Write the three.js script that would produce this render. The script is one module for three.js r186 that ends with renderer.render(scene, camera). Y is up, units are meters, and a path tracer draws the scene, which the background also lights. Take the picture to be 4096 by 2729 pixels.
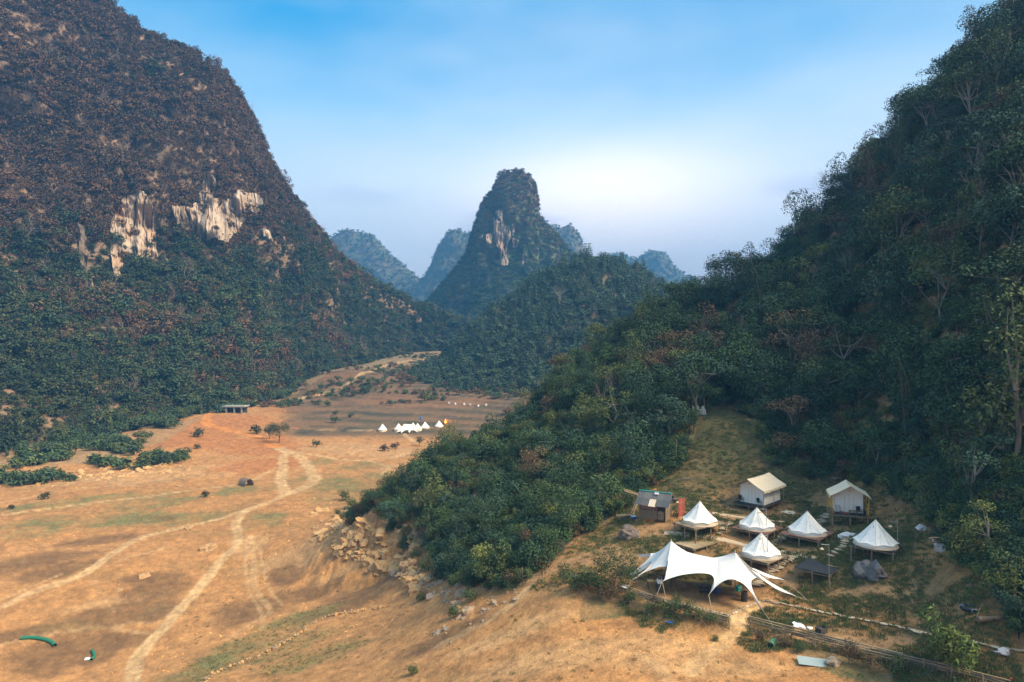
import * as THREE from 'three';
import { mergeGeometries, mergeVertices } from 'three/addons/utils/BufferGeometryUtils.js';

// ---------------------------------------------------------------- camera, sky, sun, exposure
const F = 682.5, CX = 512, CY = 341, EYE = 40;          // focal length and centre in pixels of a 1024 x 682 picture; eye height in metres
const scene = new THREE.Scene();
const camera = new THREE.PerspectiveCamera(2 * Math.atan(341 / F) * 180 / Math.PI, 1024 / 682, 0.5, 6000);
camera.position.set(0, EYE, 0); camera.lookAt(0, EYE, -100);
const renderer = new THREE.WebGLRenderer({ antialias: true });
renderer.toneMapping = THREE.LinearToneMapping;
renderer.toneMappingExposure = 1.55;
renderer.shadowMap.enabled = true;

function mulberry(a) { return () => { a |= 0; a = a + 0x6D2B79F5 | 0; let t = Math.imul(a ^ a >>> 15, 1 | a); t = t + Math.imul(t ^ t >>> 7, 61 | t) ^ t; return ((t ^ t >>> 14) >>> 0) / 4294967296; }; }
const clamp = (x, a = 0, b = 1) => x < a ? a : x > b ? b : x;
const lerp = (a, b, t) => a + (b - a) * t;
const smooth = (a, b, x) => { const t = clamp((x - a) / (b - a)); return t * t * (3 - 2 * t); };
const hash = (i, j, k) => { let h = Math.imul(i, 374761393) + Math.imul(j, 668265263) + Math.imul(k, 2147483647 ^ 1274126177) | 0; h = Math.imul(h ^ h >>> 13, 1274126177); return ((h ^ h >>> 16) >>> 0) / 4294967296; };
function noise(x, y, z = 0) {                           // value noise, -1 to 1
  const i = Math.floor(x), j = Math.floor(y), k = Math.floor(z); let u = x - i, v = y - j, w = z - k;
  u = u * u * (3 - 2 * u); v = v * v * (3 - 2 * v); w = w * w * (3 - 2 * w);
  const a = lerp(lerp(hash(i, j, k), hash(i + 1, j, k), u), lerp(hash(i, j + 1, k), hash(i + 1, j + 1, k), u), v);
  const b = lerp(lerp(hash(i, j, k + 1), hash(i + 1, j, k + 1), u), lerp(hash(i, j + 1, k + 1), hash(i + 1, j + 1, k + 1), u), v);
  return lerp(a, b, w) * 2 - 1;
}
function fbm(x, y, z, o = 4) { let s = 0, a = 0.5; for (let n = 0; n < o; n++) { s += a * noise(x, y, z); x = x * 2.03 + 7.1; y = y * 2.03 + 3.7; z = z * 2.03 + 1.3; a *= 0.5; } return s; }
function stops(list, x) {                               // piecewise linear table of [x, a, b, c ...]
  if (x <= list[0][0]) return list[0].slice(1);
  for (let i = 1; i < list.length; i++) if (x <= list[i][0]) { const t = (x - list[i - 1][0]) / (list[i][0] - list[i - 1][0]); return list[i].slice(1).map((v, k) => lerp(list[i - 1][k + 1], v, t)); }
  return list[list.length - 1].slice(1);
}

{ // the sky: blue above, thin bright cloud over the valley head, mauve haze low down
  const w = 1024, h = 512, data = new Float32Array(w * h * 4);
  const grad = [[0, 0.60, 0.56, 0.59], [4, 0.57, 0.56, 0.60], [8, 0.52, 0.58, 0.67], [13, 0.42, 0.61, 0.79], [18, 0.22, 0.50, 0.77], [25, 0.03, 0.31, 0.64], [40, 0.10, 0.40, 0.66], [90, 0.25, 0.45, 0.66]];
  for (let j = 0; j < h; j++) for (let i = 0; i < w; i++) {
    const el = ((j + 0.5) / h - 0.5) * 180, th = ((i + 0.5) / w - 0.5) * 2 * Math.PI, ce = Math.cos(el * Math.PI / 180);
    const x = Math.cos(th) * ce, z = Math.sin(th) * ce, y = Math.sin(el * Math.PI / 180), az = Math.atan2(x, -z) * 180 / Math.PI;
    let c = stops(grad, Math.max(el, 0));
    const n1 = fbm(x * 2.2 + 5, y * 5 + 1, z * 2.2, 5), n2 = fbm(x * 6 + 9, y * 17, z * 6 + 2, 4);
    let veil = clamp(0.5 * smooth(6, 34, Math.abs(az)) * (az > 0 ? 1 : 0.55 + 0.45 * smooth(40, 90, -az)) + 0.5 * n1 + 0.28 * n2);
    veil *= smooth(1, 12, el) * 0.9;
    c = c.map((v, k) => lerp(v, [0.62, 0.72, 0.82][k], veil));
    const bank = 0.24 * smooth(8, 3, el + 2.5 * n2 + 1.5 * n1) * (0.55 + 0.45 * smooth(0, 14, az) * smooth(60, 30, az)); c = c.map((v, k) => v * (1 - bank * [0.95, 1.05, 0.9][k]));   // a bank of grey mauve cloud low down
    const glow = Math.exp(-(((az - 9) / 11) ** 2) - ((el - 12.5) / 4.2) ** 2) + 0.4 * Math.exp(-(((az - 2) / 24) ** 2) - ((el - 14) / 5.5) ** 2);
    c = c.map((v, k) => v + glow * [0.46, 0.29, 0.17][k]);
    const wisp = 1 - 0.22 * smooth(0.1, 0.5, fbm(x * 5 + 3, y * 34 + 4, z * 5, 4)) * smooth(2, 5, el) * smooth(16, 9, el);
    data.set([0.9 * c[0] * wisp, 0.9 * c[1] * wisp, 0.9 * c[2] * (0.5 + 0.5 * wisp), 1], (j * w + i) * 4);
  }
  const sky = new THREE.DataTexture(data, w, h, THREE.RGBAFormat, THREE.FloatType);
  sky.mapping = THREE.EquirectangularReflectionMapping; sky.magFilter = sky.minFilter = THREE.LinearFilter; sky.needsUpdate = true;
  scene.background = sky; scene.environment = sky;
}
// the sun stands high to the right behind thin cloud: warm and very soft
const sun = new THREE.DirectionalLight(new THREE.Color().setRGB(1, 0.84, 0.60), 5);
{
  const az = 112 * Math.PI / 180, el = 44 * Math.PI / 180;
  sun.position.set(Math.sin(az) * Math.cos(el) * 300, 20 + Math.sin(el) * 300, -90 - Math.cos(az) * Math.cos(el) * 300);
  sun.target.position.set(0, 20, -90); sun.castShadow = true; sun.shadow.radius = 50; sun.shadow.mapSize.set(2048, 2048);
  Object.assign(sun.shadow.camera, { left: -250, right: 250, top: 250, bottom: -250, near: 1, far: 900 });
  scene.add(sun, sun.target);
}
scene.fog = new THREE.FogExp2(new THREE.Color().setRGB(0.14, 0.50, 1.0), 0.00029);

// ---------------------------------------------------------------- helpers
const V = (x, y, z) => new THREE.Vector3(x, y, z);
const taken = {};
function numbered(n) { taken[n] = (taken[n] || 0) + 1; return taken[n] === 1 ? n : `${n}_${String(taken[n] - 1).padStart(3, '0')}`; }
function tag(o, label, category, group) { o.userData.label = label; o.userData.category = category; if (group) o.userData.group = group; return o; }
function thing(name, label, category, p, turn = 0, group) { const o = new THREE.Group(); o.name = numbered(name); if (p) o.position.copy(p); o.rotation.y = turn; scene.add(o); return tag(o, label, category, group); }
function mesh(name, geo, m, parent) { const o = new THREE.Mesh(geo, m); o.name = parent ? name : numbered(name); o.castShadow = o.receiveShadow = true; (parent || scene).add(o); return o; }
function structure(name, geo, m) { const o = mesh(name, geo, m); o.userData.kind = 'structure'; return o; }
function copy(root, p, turn, label, group) { const c = root.clone(); c.userData = { ...root.userData }; c.name = numbered(root.name.replace(/_\d{3}$/, '')); scene.add(c); if (p) c.position.copy(p); if (turn !== undefined) c.rotation.y = turn; if (label) c.userData.label = label; if (group) c.userData.group = group; return c; }
const rgb = (r, g, b) => new THREE.Color().setRGB(r, g, b);
const mat = (r, g, b, rough = 0.9, extra = {}) => new THREE.MeshStandardMaterial({ color: rgb(r, g, b), roughness: rough, side: THREE.DoubleSide, ...extra });
class Geo {                                             // collects triangles, with colours if given
  constructor() { this.p = []; this.c = []; this.uv = []; this.i = []; }
  vert(x, y, z, c, u = 0, v = 0) { this.p.push(x, y, z); if (c) this.c.push(c[0], c[1], c[2]); this.uv.push(u, v); return this.p.length / 3 - 1; }
  tri(a, b, c) { this.i.push(a, b, c); }
  quad(a, b, c, d) { this.i.push(a, b, c, a, c, d); }
  build() {
    const g = new THREE.BufferGeometry();
    g.setAttribute('position', new THREE.Float32BufferAttribute(this.p, 3)); g.setAttribute('uv', new THREE.Float32BufferAttribute(this.uv, 2));
    if (this.c.length) g.setAttribute('color', new THREE.Float32BufferAttribute(this.c, 3));
    g.setIndex(this.i); g.computeVertexNormals(); return g;
  }
}
function box(w, h, d, x = 0, y = 0, z = 0) { const g = new THREE.BoxGeometry(w, h, d); g.translate(x, y, z); return g; }
function rod(a, b, r0, r1 = r0, n = 6) {                // tapered round bar between two points
  const d = V().subVectors(b, a), l = d.length(), g = new THREE.CylinderGeometry(r1, r0, l, n, 1);
  g.translate(0, l / 2, 0); g.applyQuaternion(new THREE.Quaternion().setFromUnitVectors(V(0, 1, 0), d.normalize())); g.translate(a.x, a.y, a.z); return g;
}
function wire(pts, r, n = 5) { return new THREE.TubeGeometry(new THREE.CatmullRomCurve3(pts), pts.length * 5, r, n, false); }
function grayTexture(size, fn, repeat) {                // tiling texture; fn(u, v in 0..1) gives 0..1 or [r, g, b]
  const d = new Uint8Array(size * size * 4);
  for (let j = 0; j < size; j++) for (let i = 0; i < size; i++) { const c = fn(i / size, j / size), a = Array.isArray(c) ? c : [c, c, c]; d.set([clamp(a[0]) * 255, clamp(a[1]) * 255, clamp(a[2]) * 255, 255], (j * size + i) * 4); }
  const t = new THREE.DataTexture(d, size, size); t.wrapS = t.wrapT = THREE.RepeatWrapping; t.magFilter = t.minFilter = THREE.LinearFilter; if (repeat) t.repeat.set(...repeat); t.needsUpdate = true; return t;
}
function tileNoise(u, v, n, o = 4, s = 0) {             // tiling fractal noise
  let a = 0.5, t = 0;
  for (let k = 0; k < o; k++) { const x = u * n, y = v * n, i = Math.floor(x), j = Math.floor(y); let p = x - i, q = y - j; p = p * p * (3 - 2 * p); q = q * q * (3 - 2 * q); const H = (a1, b1) => hash((a1 % n + n) % n, (b1 % n + n) % n, k + s); t += a * (lerp(lerp(H(i, j), H(i + 1, j), p), lerp(H(i, j + 1), H(i + 1, j + 1), p), q) * 2 - 1); n *= 2; a *= 0.5; }
  return t;
}
// ---------------------------------------------------------------- terrain: heights from points read off the photograph
// [px, py, height]: where a ground point shows and how high it lies gives its distance; a fourth entry gives the distance itself ([px, distance, height, 1])
const CONTROL = [
  // dry lake bed
  [-260, 700, 0], [-260, 560, 1], [-260, 500, 2], [0, 760, 0], [0, 682, 0], [0, 640, 0], [0, 600, 0.4], [0, 555, 1], [0, 520, 1.5], [0, 490, 2], [90, 760, 0], [92, 650, -0.9], [110, 682, 0], [110, 610, 0.2], [100, 560, 1], [100, 510, 1.6], [100, 480, 2.4],
  [170, 760, 1.5], [200, 620, 0], [200, 580, 0.4], [200, 540, 0.9], [200, 500, 1.7], [200, 470, 2.6], [260, 590, 0.5], [270, 555, 1.2], [280, 520, 1.6], [290, 490, 2.4], [285, 452, 3.4], [330, 580, 1.8], [330, 550, 3], [320, 500, 2.4], [350, 480, 3], [380, 470, 3.3], [420, 455, 3.6],
  // sunken hollow under the rocks, the low wall and the field above it
  [360, 596, 3], [385, 580, 3.6], [400, 572, 4.2], [205, 682, 3.4], [250, 662, 3.2], [290, 642, 3], [330, 618, 3.4], [385, 606, 5], [260, 700, 5.4], [330, 655, 5.2], [350, 690, 8], [400, 640, 8.5], [400, 700, 10.5], [430, 612, 9.5], [460, 650, 11.8], [500, 690, 14.3], [520, 620, 14], [500, 598, 13.4],
  [540, 596, 15.3], [545, 577, 15.8], [600, 690, 15.8], [590, 640, 15.6], [620, 615, 15.9], [700, 690, 16.2], [700, 640, 16.1], [735, 630, 16.3], [800, 690, 16.6], [800, 650, 16.7], [900, 690, 17.2], [900, 650, 17.7], [1024, 690, 18.2], [1024, 650, 19.4], [1250, 690, 19.5],
  [500, 32, 17, 1], [800, 30, 18, 1], [200, 50, 8, 1], [0, 50, 3, 1], [-260, 50, 2, 1], [1280, 26, 20, 1],
  // camp shelf
  [575, 590, 16.5], [600, 560, 17.3], [640, 585, 17.1], [660, 600, 16.9], [690, 595, 17.0], [728, 612, 16.8], [768, 599, 17.1], [720, 580, 17.2], [775, 610, 16.9], [830, 632, 16.9], [848, 612, 17.4], [640, 545, 18.4], [690, 550, 18.4], [720, 548, 18.5], [765, 566, 18.1], [740, 553, 18.4], [800, 575, 17.8], [830, 588, 17.7], [860, 575, 18.3], [900, 600, 18.5], [940, 610, 19.2],
  [765, 537, 19.1], [815, 544, 19.2], [700, 526, 19.8], [655, 520, 19.7], [612, 525, 18.5], [853, 64, 20.1, 1], [870, 66, 20.3, 1], [880, 63.5, 20.3, 1], [892, 61.8, 20.3, 1], [903, 63.5, 20.5, 1], [920, 560, 20.6], [770, 511, 19.6], [800, 506, 19.8], [740, 503, 19.7], [855, 526, 19.8], [885, 515, 20.4], [690, 495, 20.8], [700, 470, 22.6], [715, 440, 25.5], [720, 420, 28], [860, 492, 21.6], [800, 480, 21.6], [960, 590, 21], [985, 620, 20.6],
  // hill on the right
  [600, 96, 20.5, 1], [650, 100, 22, 1], [600, 130, 28, 1], [600, 168, 37, 1], [600, 200, 34, 1], [600, 240, 18, 1], [690, 118, 30, 1], [700, 150, 35, 1], [700, 205, 41, 1], [700, 260, 36, 1], [760, 112, 29, 1], [800, 115, 33, 1], [800, 150, 49, 1], [795, 188, 62, 1], [800, 240, 55, 1],
  [850, 100, 32, 1], [860, 130, 51, 1], [850, 180, 77, 1], [900, 92, 33, 1], [900, 120, 57, 1], [900, 165, 89, 1], [900, 210, 90, 1], [945, 80, 32, 1], [960, 110, 62, 1], [960, 152, 99, 1], [1024, 53, 24, 1], [1024, 63, 31, 1], [1024, 90, 59, 1], [1024, 140, 106, 1], [1024, 190, 105, 1], [1280, 45, 27, 1], [1280, 80, 58, 1], [1280, 125, 98, 1], [1280, 190, 100, 1], [1000, 300, 60, 1], [1280, 320, 60, 1], [1000, 600, 30, 1], [1280, 600, 30, 1],
  // rocky spur running out to the lake bed
  [560, 88, 17.5, 1], [560, 110, 21, 1], [558, 145, 29, 1], [560, 190, 20, 1], [520, 80, 15.2, 1], [520, 105, 17.5, 1], [518, 140, 21.5, 1], [515, 175, 12, 1], [480, 84, 12.2, 1], [470, 105, 14, 1], [465, 130, 18.5, 1], [460, 160, 9, 1], [440, 88, 9, 1], [432, 104, 11.5, 1], [430, 128, 16.5, 1], [425, 150, 8, 1], [405, 100, 7, 1], [400, 115, 12.5, 1], [395, 132, 9, 1], [375, 112, 7.6, 1], [372, 120, 10.5, 1], [350, 119, 7.4, 1], [352, 126, 7, 1], [330, 122, 5, 1], [360, 150, 3.2, 1], [440, 185, 3.5, 1], [500, 215, 4, 1], [560, 240, 6, 1],
  // far shore, terraces and the valley behind
  [-260, 470, 2.4], [0, 470, 2.6], [100, 452, 3.4], [150, 441, 4.2], [190, 432, 5], [212, 411, 7.6], [250, 420, 6.2], [250, 405, 7.4], [300, 432, 4.2], [300, 420, 5.4], [300, 402, 7], [350, 432, 4.2], [400, 431, 4.3], [440, 430, 4.4], [480, 428, 5], [350, 418, 6], [420, 416, 6.4], [350, 405, 8.2], [430, 404, 8.6], [500, 408, 9], [340, 392, 10], [372, 372, 20.5], [440, 353, 30], [400, 380, 15], [440, 380, 16],
  [-260, 300, 5, 1], [0, 300, 6, 1], [100, 330, 8, 1], [-260, 700, 25, 1], [200, 700, 25, 1], [450, 800, 34, 1], [700, 500, 25, 1], [700, 900, 30, 1], [1280, 1000, 30, 1], [-260, 1800, 20, 1], [500, 1800, 20, 1], [1280, 1800, 20, 1],
];
const cpts = CONTROL.map(c => { const D = c[3] ? c[1] : (EYE - c[2]) * F / (c[1] - CY); return [(c[0] - CX) / F, Math.log(D), c[2]]; });
const kern = r2 => Math.sqrt(r2 + 0.0016);
const weights = (() => {                                // radial interpolation through the points
  const n = cpts.length, A = [];
  for (let i = 0; i < n; i++) { const row = new Float64Array(n + 2); for (let j = 0; j < n; j++) row[j] = kern((cpts[i][0] - cpts[j][0]) ** 2 + (cpts[i][1] - cpts[j][1]) ** 2) + (i === j ? -0.004 : 0); row[n + 1] = cpts[i][2] - 12; A.push(row); }
  for (let i = 0; i < n; i++) { let p = i; for (let r = i + 1; r < n; r++) if (Math.abs(A[r][i]) > Math.abs(A[p][i])) p = r; [A[i], A[p]] = [A[p], A[i]]; for (let r = i + 1; r < n; r++) { const f = A[r][i] / A[i][i]; if (f) for (let c = i; c < n + 2; c++) A[r][c] -= f * A[i][c]; } }
  const w = new Float64Array(n); for (let i = n - 1; i >= 0; i--) { let s = A[i][n + 1]; for (let c = i + 1; c < n; c++) s -= A[i][c] * w[c]; w[i] = s / A[i][i]; } return w;
})();
function base(u, v) { let s = 12; for (let i = 0; i < cpts.length; i++) { const a = u - cpts[i][0], b = v - cpts[i][1]; s += weights[i] * Math.sqrt(a * a + b * b + 0.0016); } return s; }
const inPoly = (P, x, y) => { let c = false; for (let i = 0, j = P.length - 1; i < P.length; j = i++) if ((P[i][1] > y) !== (P[j][1] > y) && x < (P[j][0] - P[i][0]) * (y - P[i][1]) / (P[j][1] - P[i][1]) + P[i][0]) c = !c; return c; };
const xz = (px, D) => [(px - CX) * D / F, -D];          // plan position of a bearing and a distance
const FLAT = [[16.6, -61.3, 4.6, 17.0]];                // levelled pads: [x, z, radius, height]
function height(x, z) {
  const D = Math.max(-z, 8), u = x / D, v = Math.log(D), y0 = base(u, v); let y = y0;
  const far = clamp(D / 150, 0.4, 2), calm = y < 12 && D < 240 ? 0.8 : 0.5;
  y += calm * (0.5 * noise(x / 17, z / 17, 3) + 0.22 * noise(x / 6, z / 6, 7) * far + 0.10 * noise(x / 2.1, z / 2.1, 2) * far + 0.05 * noise(x / 0.8, z / 0.8, 5));
  if (y0 > 27 && D < 320) { const k = smooth(27, 42, y0); y += k * (4.5 * fbm(x / 26, z / 26, 17, 3) + 1.6 * noise(x / 7, z / 7, 19)); }      // ledges and hollows of the hill
  { const ex = x + 24.5, ez = z + 112, q = smooth(1.15, 0.5, Math.hypot((ex * 0.75 + ez * 0.66) / 17, (ez * 0.75 - ex * 0.66) / 7.5)); if (q > 0) y += q * (1.1 * Math.abs(noise(x / 2.6, z / 2.6, 41)) + 0.8 * Math.abs(noise(x / 1.1, z / 1.1, 43)) - 0.5); }      // broken ground of the outcrop
  const px = CX + u * F, tm = smooth(285, 310, px) * smooth(520, 490, px) * smooth(256, 266, D) * smooth(420, 370, D);
  if (tm > 0) { const q = y0 / 1.15 + 0.35 * noise(x / 26, z / 26, 11), fl = Math.floor(q), fr = q - fl; y = lerp(y, y0 + (smooth(0.7, 1, fr) - fr) * 1.15, tm * 0.9); }   // old field terraces
  for (const f of FLAT) { const d = Math.hypot(x - f[0], z - f[1]); if (d < f[2] * 1.4) y = lerp(f[3], y, smooth(f[2] * 0.85, f[2] * 1.4, d)); }
  return y;
}
function ground(px, py) {                               // where the line of sight through a pixel meets the ground
  const sx = (px - CX) / F, sy = (CY - py) / F; let a = 25, b = 25;
  for (let D = 25; D < 1500; D *= 1.012) { if (EYE + sy * D < height(sx * D, -D)) { b = D; a = D / 1.012; break; } b = D; a = D; }
  for (let k = 0; k < 22; k++) { const m = (a + b) / 2; if (EYE + sy * m < height(sx * m, -m)) b = m; else a = m; }
  return V(sx * b, height(sx * b, -b), -b);
}
const onGround = (x, z, up = 0) => V(x, height(x, z) + up, z);
const at = (px, py, D) => V((px - CX) * D / F, EYE + (CY - py) * D / F, -D);
const level = (px, py, y) => at(px, py, (EYE - y) * F / (py - CY));  // the point of a pixel's line of sight at a height

// tracks worn into the dirt: pixels along the middle, half width in metres, strength
const TRACKS = [
  [[[136, 760], [133, 682], [137, 659], [151, 641], [162, 630], [180, 609], [198, 589], [209, 575], [223, 558], [236, 546], [238, 533], [236, 524], [241, 515], [252, 508]], 1.0, 1],
  [[[-60, 622], [0, 607], [36, 591], [81, 575], [101, 562], [117, 551], [135, 540], [162, 532], [198, 524], [225, 517], [252, 508], [275, 500], [288, 494]], 1.0, 1],
  [[[288, 494], [283, 486], [281, 479], [283, 467], [284, 456], [288, 452]], 1.7, 1], [[[288, 494], [306, 486], [314, 481], [310, 470], [302, 459], [293, 453], [288, 452]], 1.7, 0.9],
  [[[288, 452], [270, 443], [252, 435], [225, 429], [209, 425], [207, 418], [212, 412], [214, 407]], 2.2, 1], [[[212, 412], [206, 414], [180, 420], [160, 424]], 0.8, 0.8],
  [[[288, 452], [322, 456], [350, 460], [389, 458], [421, 451]], 0.9, 0.9], [[[357, 460], [381, 464], [390, 468], [381, 475]], 0.6, 0.7],
  [[[-40, 522], [0, 516], [54, 508], [108, 501], [162, 494.5], [198, 489], [234, 485], [279, 467]], 0.7, 0.8], [[[0, 503.5], [45, 494], [81, 488], [117, 486], [150, 485]], 0.6, 0.6],
  [[[-40, 612], [0, 600], [63, 573]], 0.35, 0.6], [[[250, 536], [252, 544], [254, 562], [254, 584], [261, 598], [270, 612], [256, 621], [229, 638]], 0.55, 0.55], [[[246, 540], [246, 565], [249, 590], [262, 614], [262, 630]], 0.3, 0.5], [[[259, 545], [264, 570], [270, 590], [283, 606]], 0.3, 0.45],
  [[[106, 628], [140, 622], [162, 624]], 0.4, 0.4], [[[95, 580], [102, 595], [115, 612]], 0.25, 0.35], [[[118, 560], [150, 552], [168, 547]], 0.5, 0.5], [[[0, 645], [40, 636], [95, 628], [150, 634]], 0.5, 0.4],
  [[[265, 404], [303, 398], [335, 390], [347, 384], [357, 378], [373, 371], [397, 363], [434, 358]], 2.2, 1], [[[404, 433], [408, 437], [418, 443], [430, 446]], 1.0, 0.8], [[[262, 430], [300, 428], [370, 430], [440, 427]], 0.7, 0.5],
  [[[533, 578], [527, 590], [515, 602], [498, 614], [470, 630], [440, 645]], 0.6, 0.7], [[[735, 618], [738, 626], [727, 640], [705, 655], [690, 672]], 0.7, 0.6], [[[640, 655], [660, 668], [672, 690]], 0.5, 0.5], [[[768, 602], [752, 606], [740, 614], [738, 622]], 0.9, 0.8],
].map(([pts, w, k]) => ({ w, k, pts: pts.map(p => ground(...p)) }));
TRACKS.forEach(t => { t.lo = [Infinity, Infinity]; t.hi = [-Infinity, -Infinity]; const c = new THREE.CatmullRomCurve3(t.pts, false, 'centripetal').getPoints(t.pts.length * 6); t.line = c.map(p => [p.x, p.z]); for (const p of c) { t.lo[0] = Math.min(t.lo[0], p.x); t.lo[1] = Math.min(t.lo[1], p.z); t.hi[0] = Math.max(t.hi[0], p.x); t.hi[1] = Math.max(t.hi[1], p.z); } });
function trackAt(x, z) {                                // 0 off the tracks, up to 1 in the middle of one
  let best = 0;
  for (const t of TRACKS) {
    const m = t.w * 2.2; if (x < t.lo[0] - m || x > t.hi[0] + m || z < t.lo[1] - m || z > t.hi[1] + m) continue;
    let d2 = 1e9; for (let i = 1; i < t.line.length; i++) { const [ax, az] = t.line[i - 1], [bx, bz] = t.line[i], ex = bx - ax, ez = bz - az, s = clamp(((x - ax) * ex + (z - az) * ez) / (ex * ex + ez * ez + 1e-9)), qx = ax + ex * s - x, qz = az + ez * s - z; d2 = Math.min(d2, qx * qx + qz * qz); }
    const d = Math.sqrt(d2) * (1 + 0.25 * noise(x / 1.7, z / 1.7, 9)), k = t.k * smooth(t.w * 1.15, t.w * 0.62, d) * (1 - 0.28 * Math.exp(-((d / (0.22 * t.w)) ** 2))); if (k > best) best = k;
  }
  return best;
}
// patches of one kind of ground: pixel of the middle, half sizes in pixels, turned into ellipses on the ground
function patch(px, py, rx, ry) { const c = ground(px, py), l = ground(px - rx, py), n = ground(px, py + ry), q = [c.x - l.x, c.z - l.z], m = [n.x - c.x, n.z - c.z]; return { x: c.x, z: c.z, a: Math.hypot(...q), b: Math.hypot(...m) || 1, R: Math.max(Math.hypot(...q), Math.hypot(...m)) }; }
const PATCH = {
  grass: [[30, 528, 60, 12], [110, 520, 60, 8], [190, 518, 40, 7], [150, 505, 60, 6], [240, 490, 30, 6], [300, 480, 9, 7], [340, 485, 40, 12], [330, 500, 30, 8], [360, 466, 30, 4], [320, 462, 25, 4], [250, 655, 60, 14], [270, 635, 40, 8], [300, 618, 40, 6], [220, 662, 30, 10], [200, 515, 25, 4], [260, 520, 25, 8], [100, 500, 70, 6], [310, 660, 40, 10], [40, 505, 50, 4], [390, 476, 30, 5]].map(p => patch(...p)),
  dark: [[60, 655, 60, 22], [95, 648, 35, 18], [30, 632, 40, 8], [120, 615, 70, 16], [155, 590, 40, 14], [160, 612, 30, 12], [40, 560, 60, 10], [385, 582, 42, 16], [365, 596, 40, 10], [300, 596, 40, 8], [250, 610, 40, 14], [285, 575, 18, 14], [150, 578, 40, 8], [100, 540, 40, 5], [150, 520, 40, 4], [60, 570, 40, 8], [440, 640, 30, 10], [620, 600, 40, 6], [130, 640, 40, 10]].map(p => patch(...p)),
  red: [[225, 422, 50, 12], [260, 445, 45, 12], [150, 436, 60, 8], [200, 440, 50, 12], [260, 465, 50, 9], [310, 410, 50, 4], [370, 401, 50, 4], [430, 353, 20, 5], [400, 364, 30, 3], [340, 375, 40, 6], [330, 362, 30, 10], [450, 405, 60, 4], [760, 508, 45, 10], [825, 502, 25, 8], [690, 552, 30, 6], [755, 594, 20, 8], [735, 540, 20, 8], [650, 530, 40, 10], [700, 600, 60, 14], [820, 635, 60, 12], [870, 645, 60, 10], [785, 575, 25, 12], [560, 565, 20, 8], [600, 556, 40, 10], [700, 525, 30, 5], [800, 549, 25, 5], [720, 566, 40, 6], [860, 592, 40, 6], [640, 562, 40, 8], [840, 528, 20, 5], [735, 517, 40, 4]].map(p => patch(...p)),
  pale: [[330, 540, 60, 16], [360, 560, 50, 12], [300, 560, 30, 14], [400, 470, 30, 7], [380, 450, 50, 8], [340, 448, 40, 5], [150, 478, 60, 6], [80, 480, 60, 5], [220, 470, 50, 8], [600, 650, 120, 18], [520, 630, 60, 10], [690, 665, 100, 14], [250, 545, 20, 14], [890, 592, 30, 6], [120, 600, 60, 6]].map(p => patch(...p)),
  terrace: [[350, 418, 80, 12], [430, 418, 70, 12], [500, 414, 50, 12], [300, 425, 40, 8], [320, 385, 40, 14], [420, 388, 50, 12]].map(p => patch(...p)),
};
function inPatch(list, x, z, rag = 0.35) { let best = 0; for (const p of list) { const dx = x - p.x, dz = z - p.z; if (Math.abs(dx) > p.R * 1.7 || Math.abs(dz) > p.R * 1.7) continue; const l = Math.hypot(p.x, p.z), fx = p.x / l, fz = p.z / l, along = dx * fx + dz * fz, across = -dx * fz + dz * fx, d = Math.hypot(across / p.a, along / p.b) + rag * fbm(x / (p.R * 0.35), z / (p.R * 0.35), 4, 4); const k = smooth(1.15, 0.55, d); if (k > best) best = k; } return best; }

// zones in plan: bearings (as picture columns) and distances
const zone = list => list.map(([px, D]) => xz(px, D));
const FOREST = zone([[350, 119], [380, 114.5], [400, 109], [423, 101], [434, 94], [445, 86], [470, 77], [500, 71.5], [522, 70], [535, 71.5], [556, 75], [600, 80], [625, 83.5], [645, 87.5], [672, 92], [690, 99], [705, 111], [735, 112], [752, 101], [768, 94], [800, 90.5], [850, 86], [885, 80.5], [908, 72], [930, 63.5], [965, 55.5], [990, 50.5], [1010, 47], [1030, 44.5], [1100, 41], [1290, 38], [1290, 300], [900, 300], [760, 280], [640, 250], [560, 200], [500, 170], [430, 152], [380, 141], [345, 124]]);
const CAMP = zone([[535, 73], [560, 66], [600, 61.3], [640, 58.2], [690, 56], [728, 54.3], [770, 54], [860, 48], [1024, 40], [1100, 39], [1024, 46], [985, 52], [930, 64], [908, 73], [885, 82], [850, 87], [800, 92], [752, 103], [735, 114], [705, 113], [690, 100], [645, 89], [600, 81], [556, 76]]);
const LEFTWOOD = zone([[-280, 150], [0, 201], [60, 205], [100, 208], [130, 222], [165, 245], [200, 292], [260, 345], [300, 405], [345, 465], [345, 560], [-280, 420]]);
const LEFTSCRUB = zone([[-280, 165], [0, 176], [60, 183], [105, 190], [150, 203], [188, 206], [188, 222], [130, 232], [0, 205], [-280, 170]]);

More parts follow.
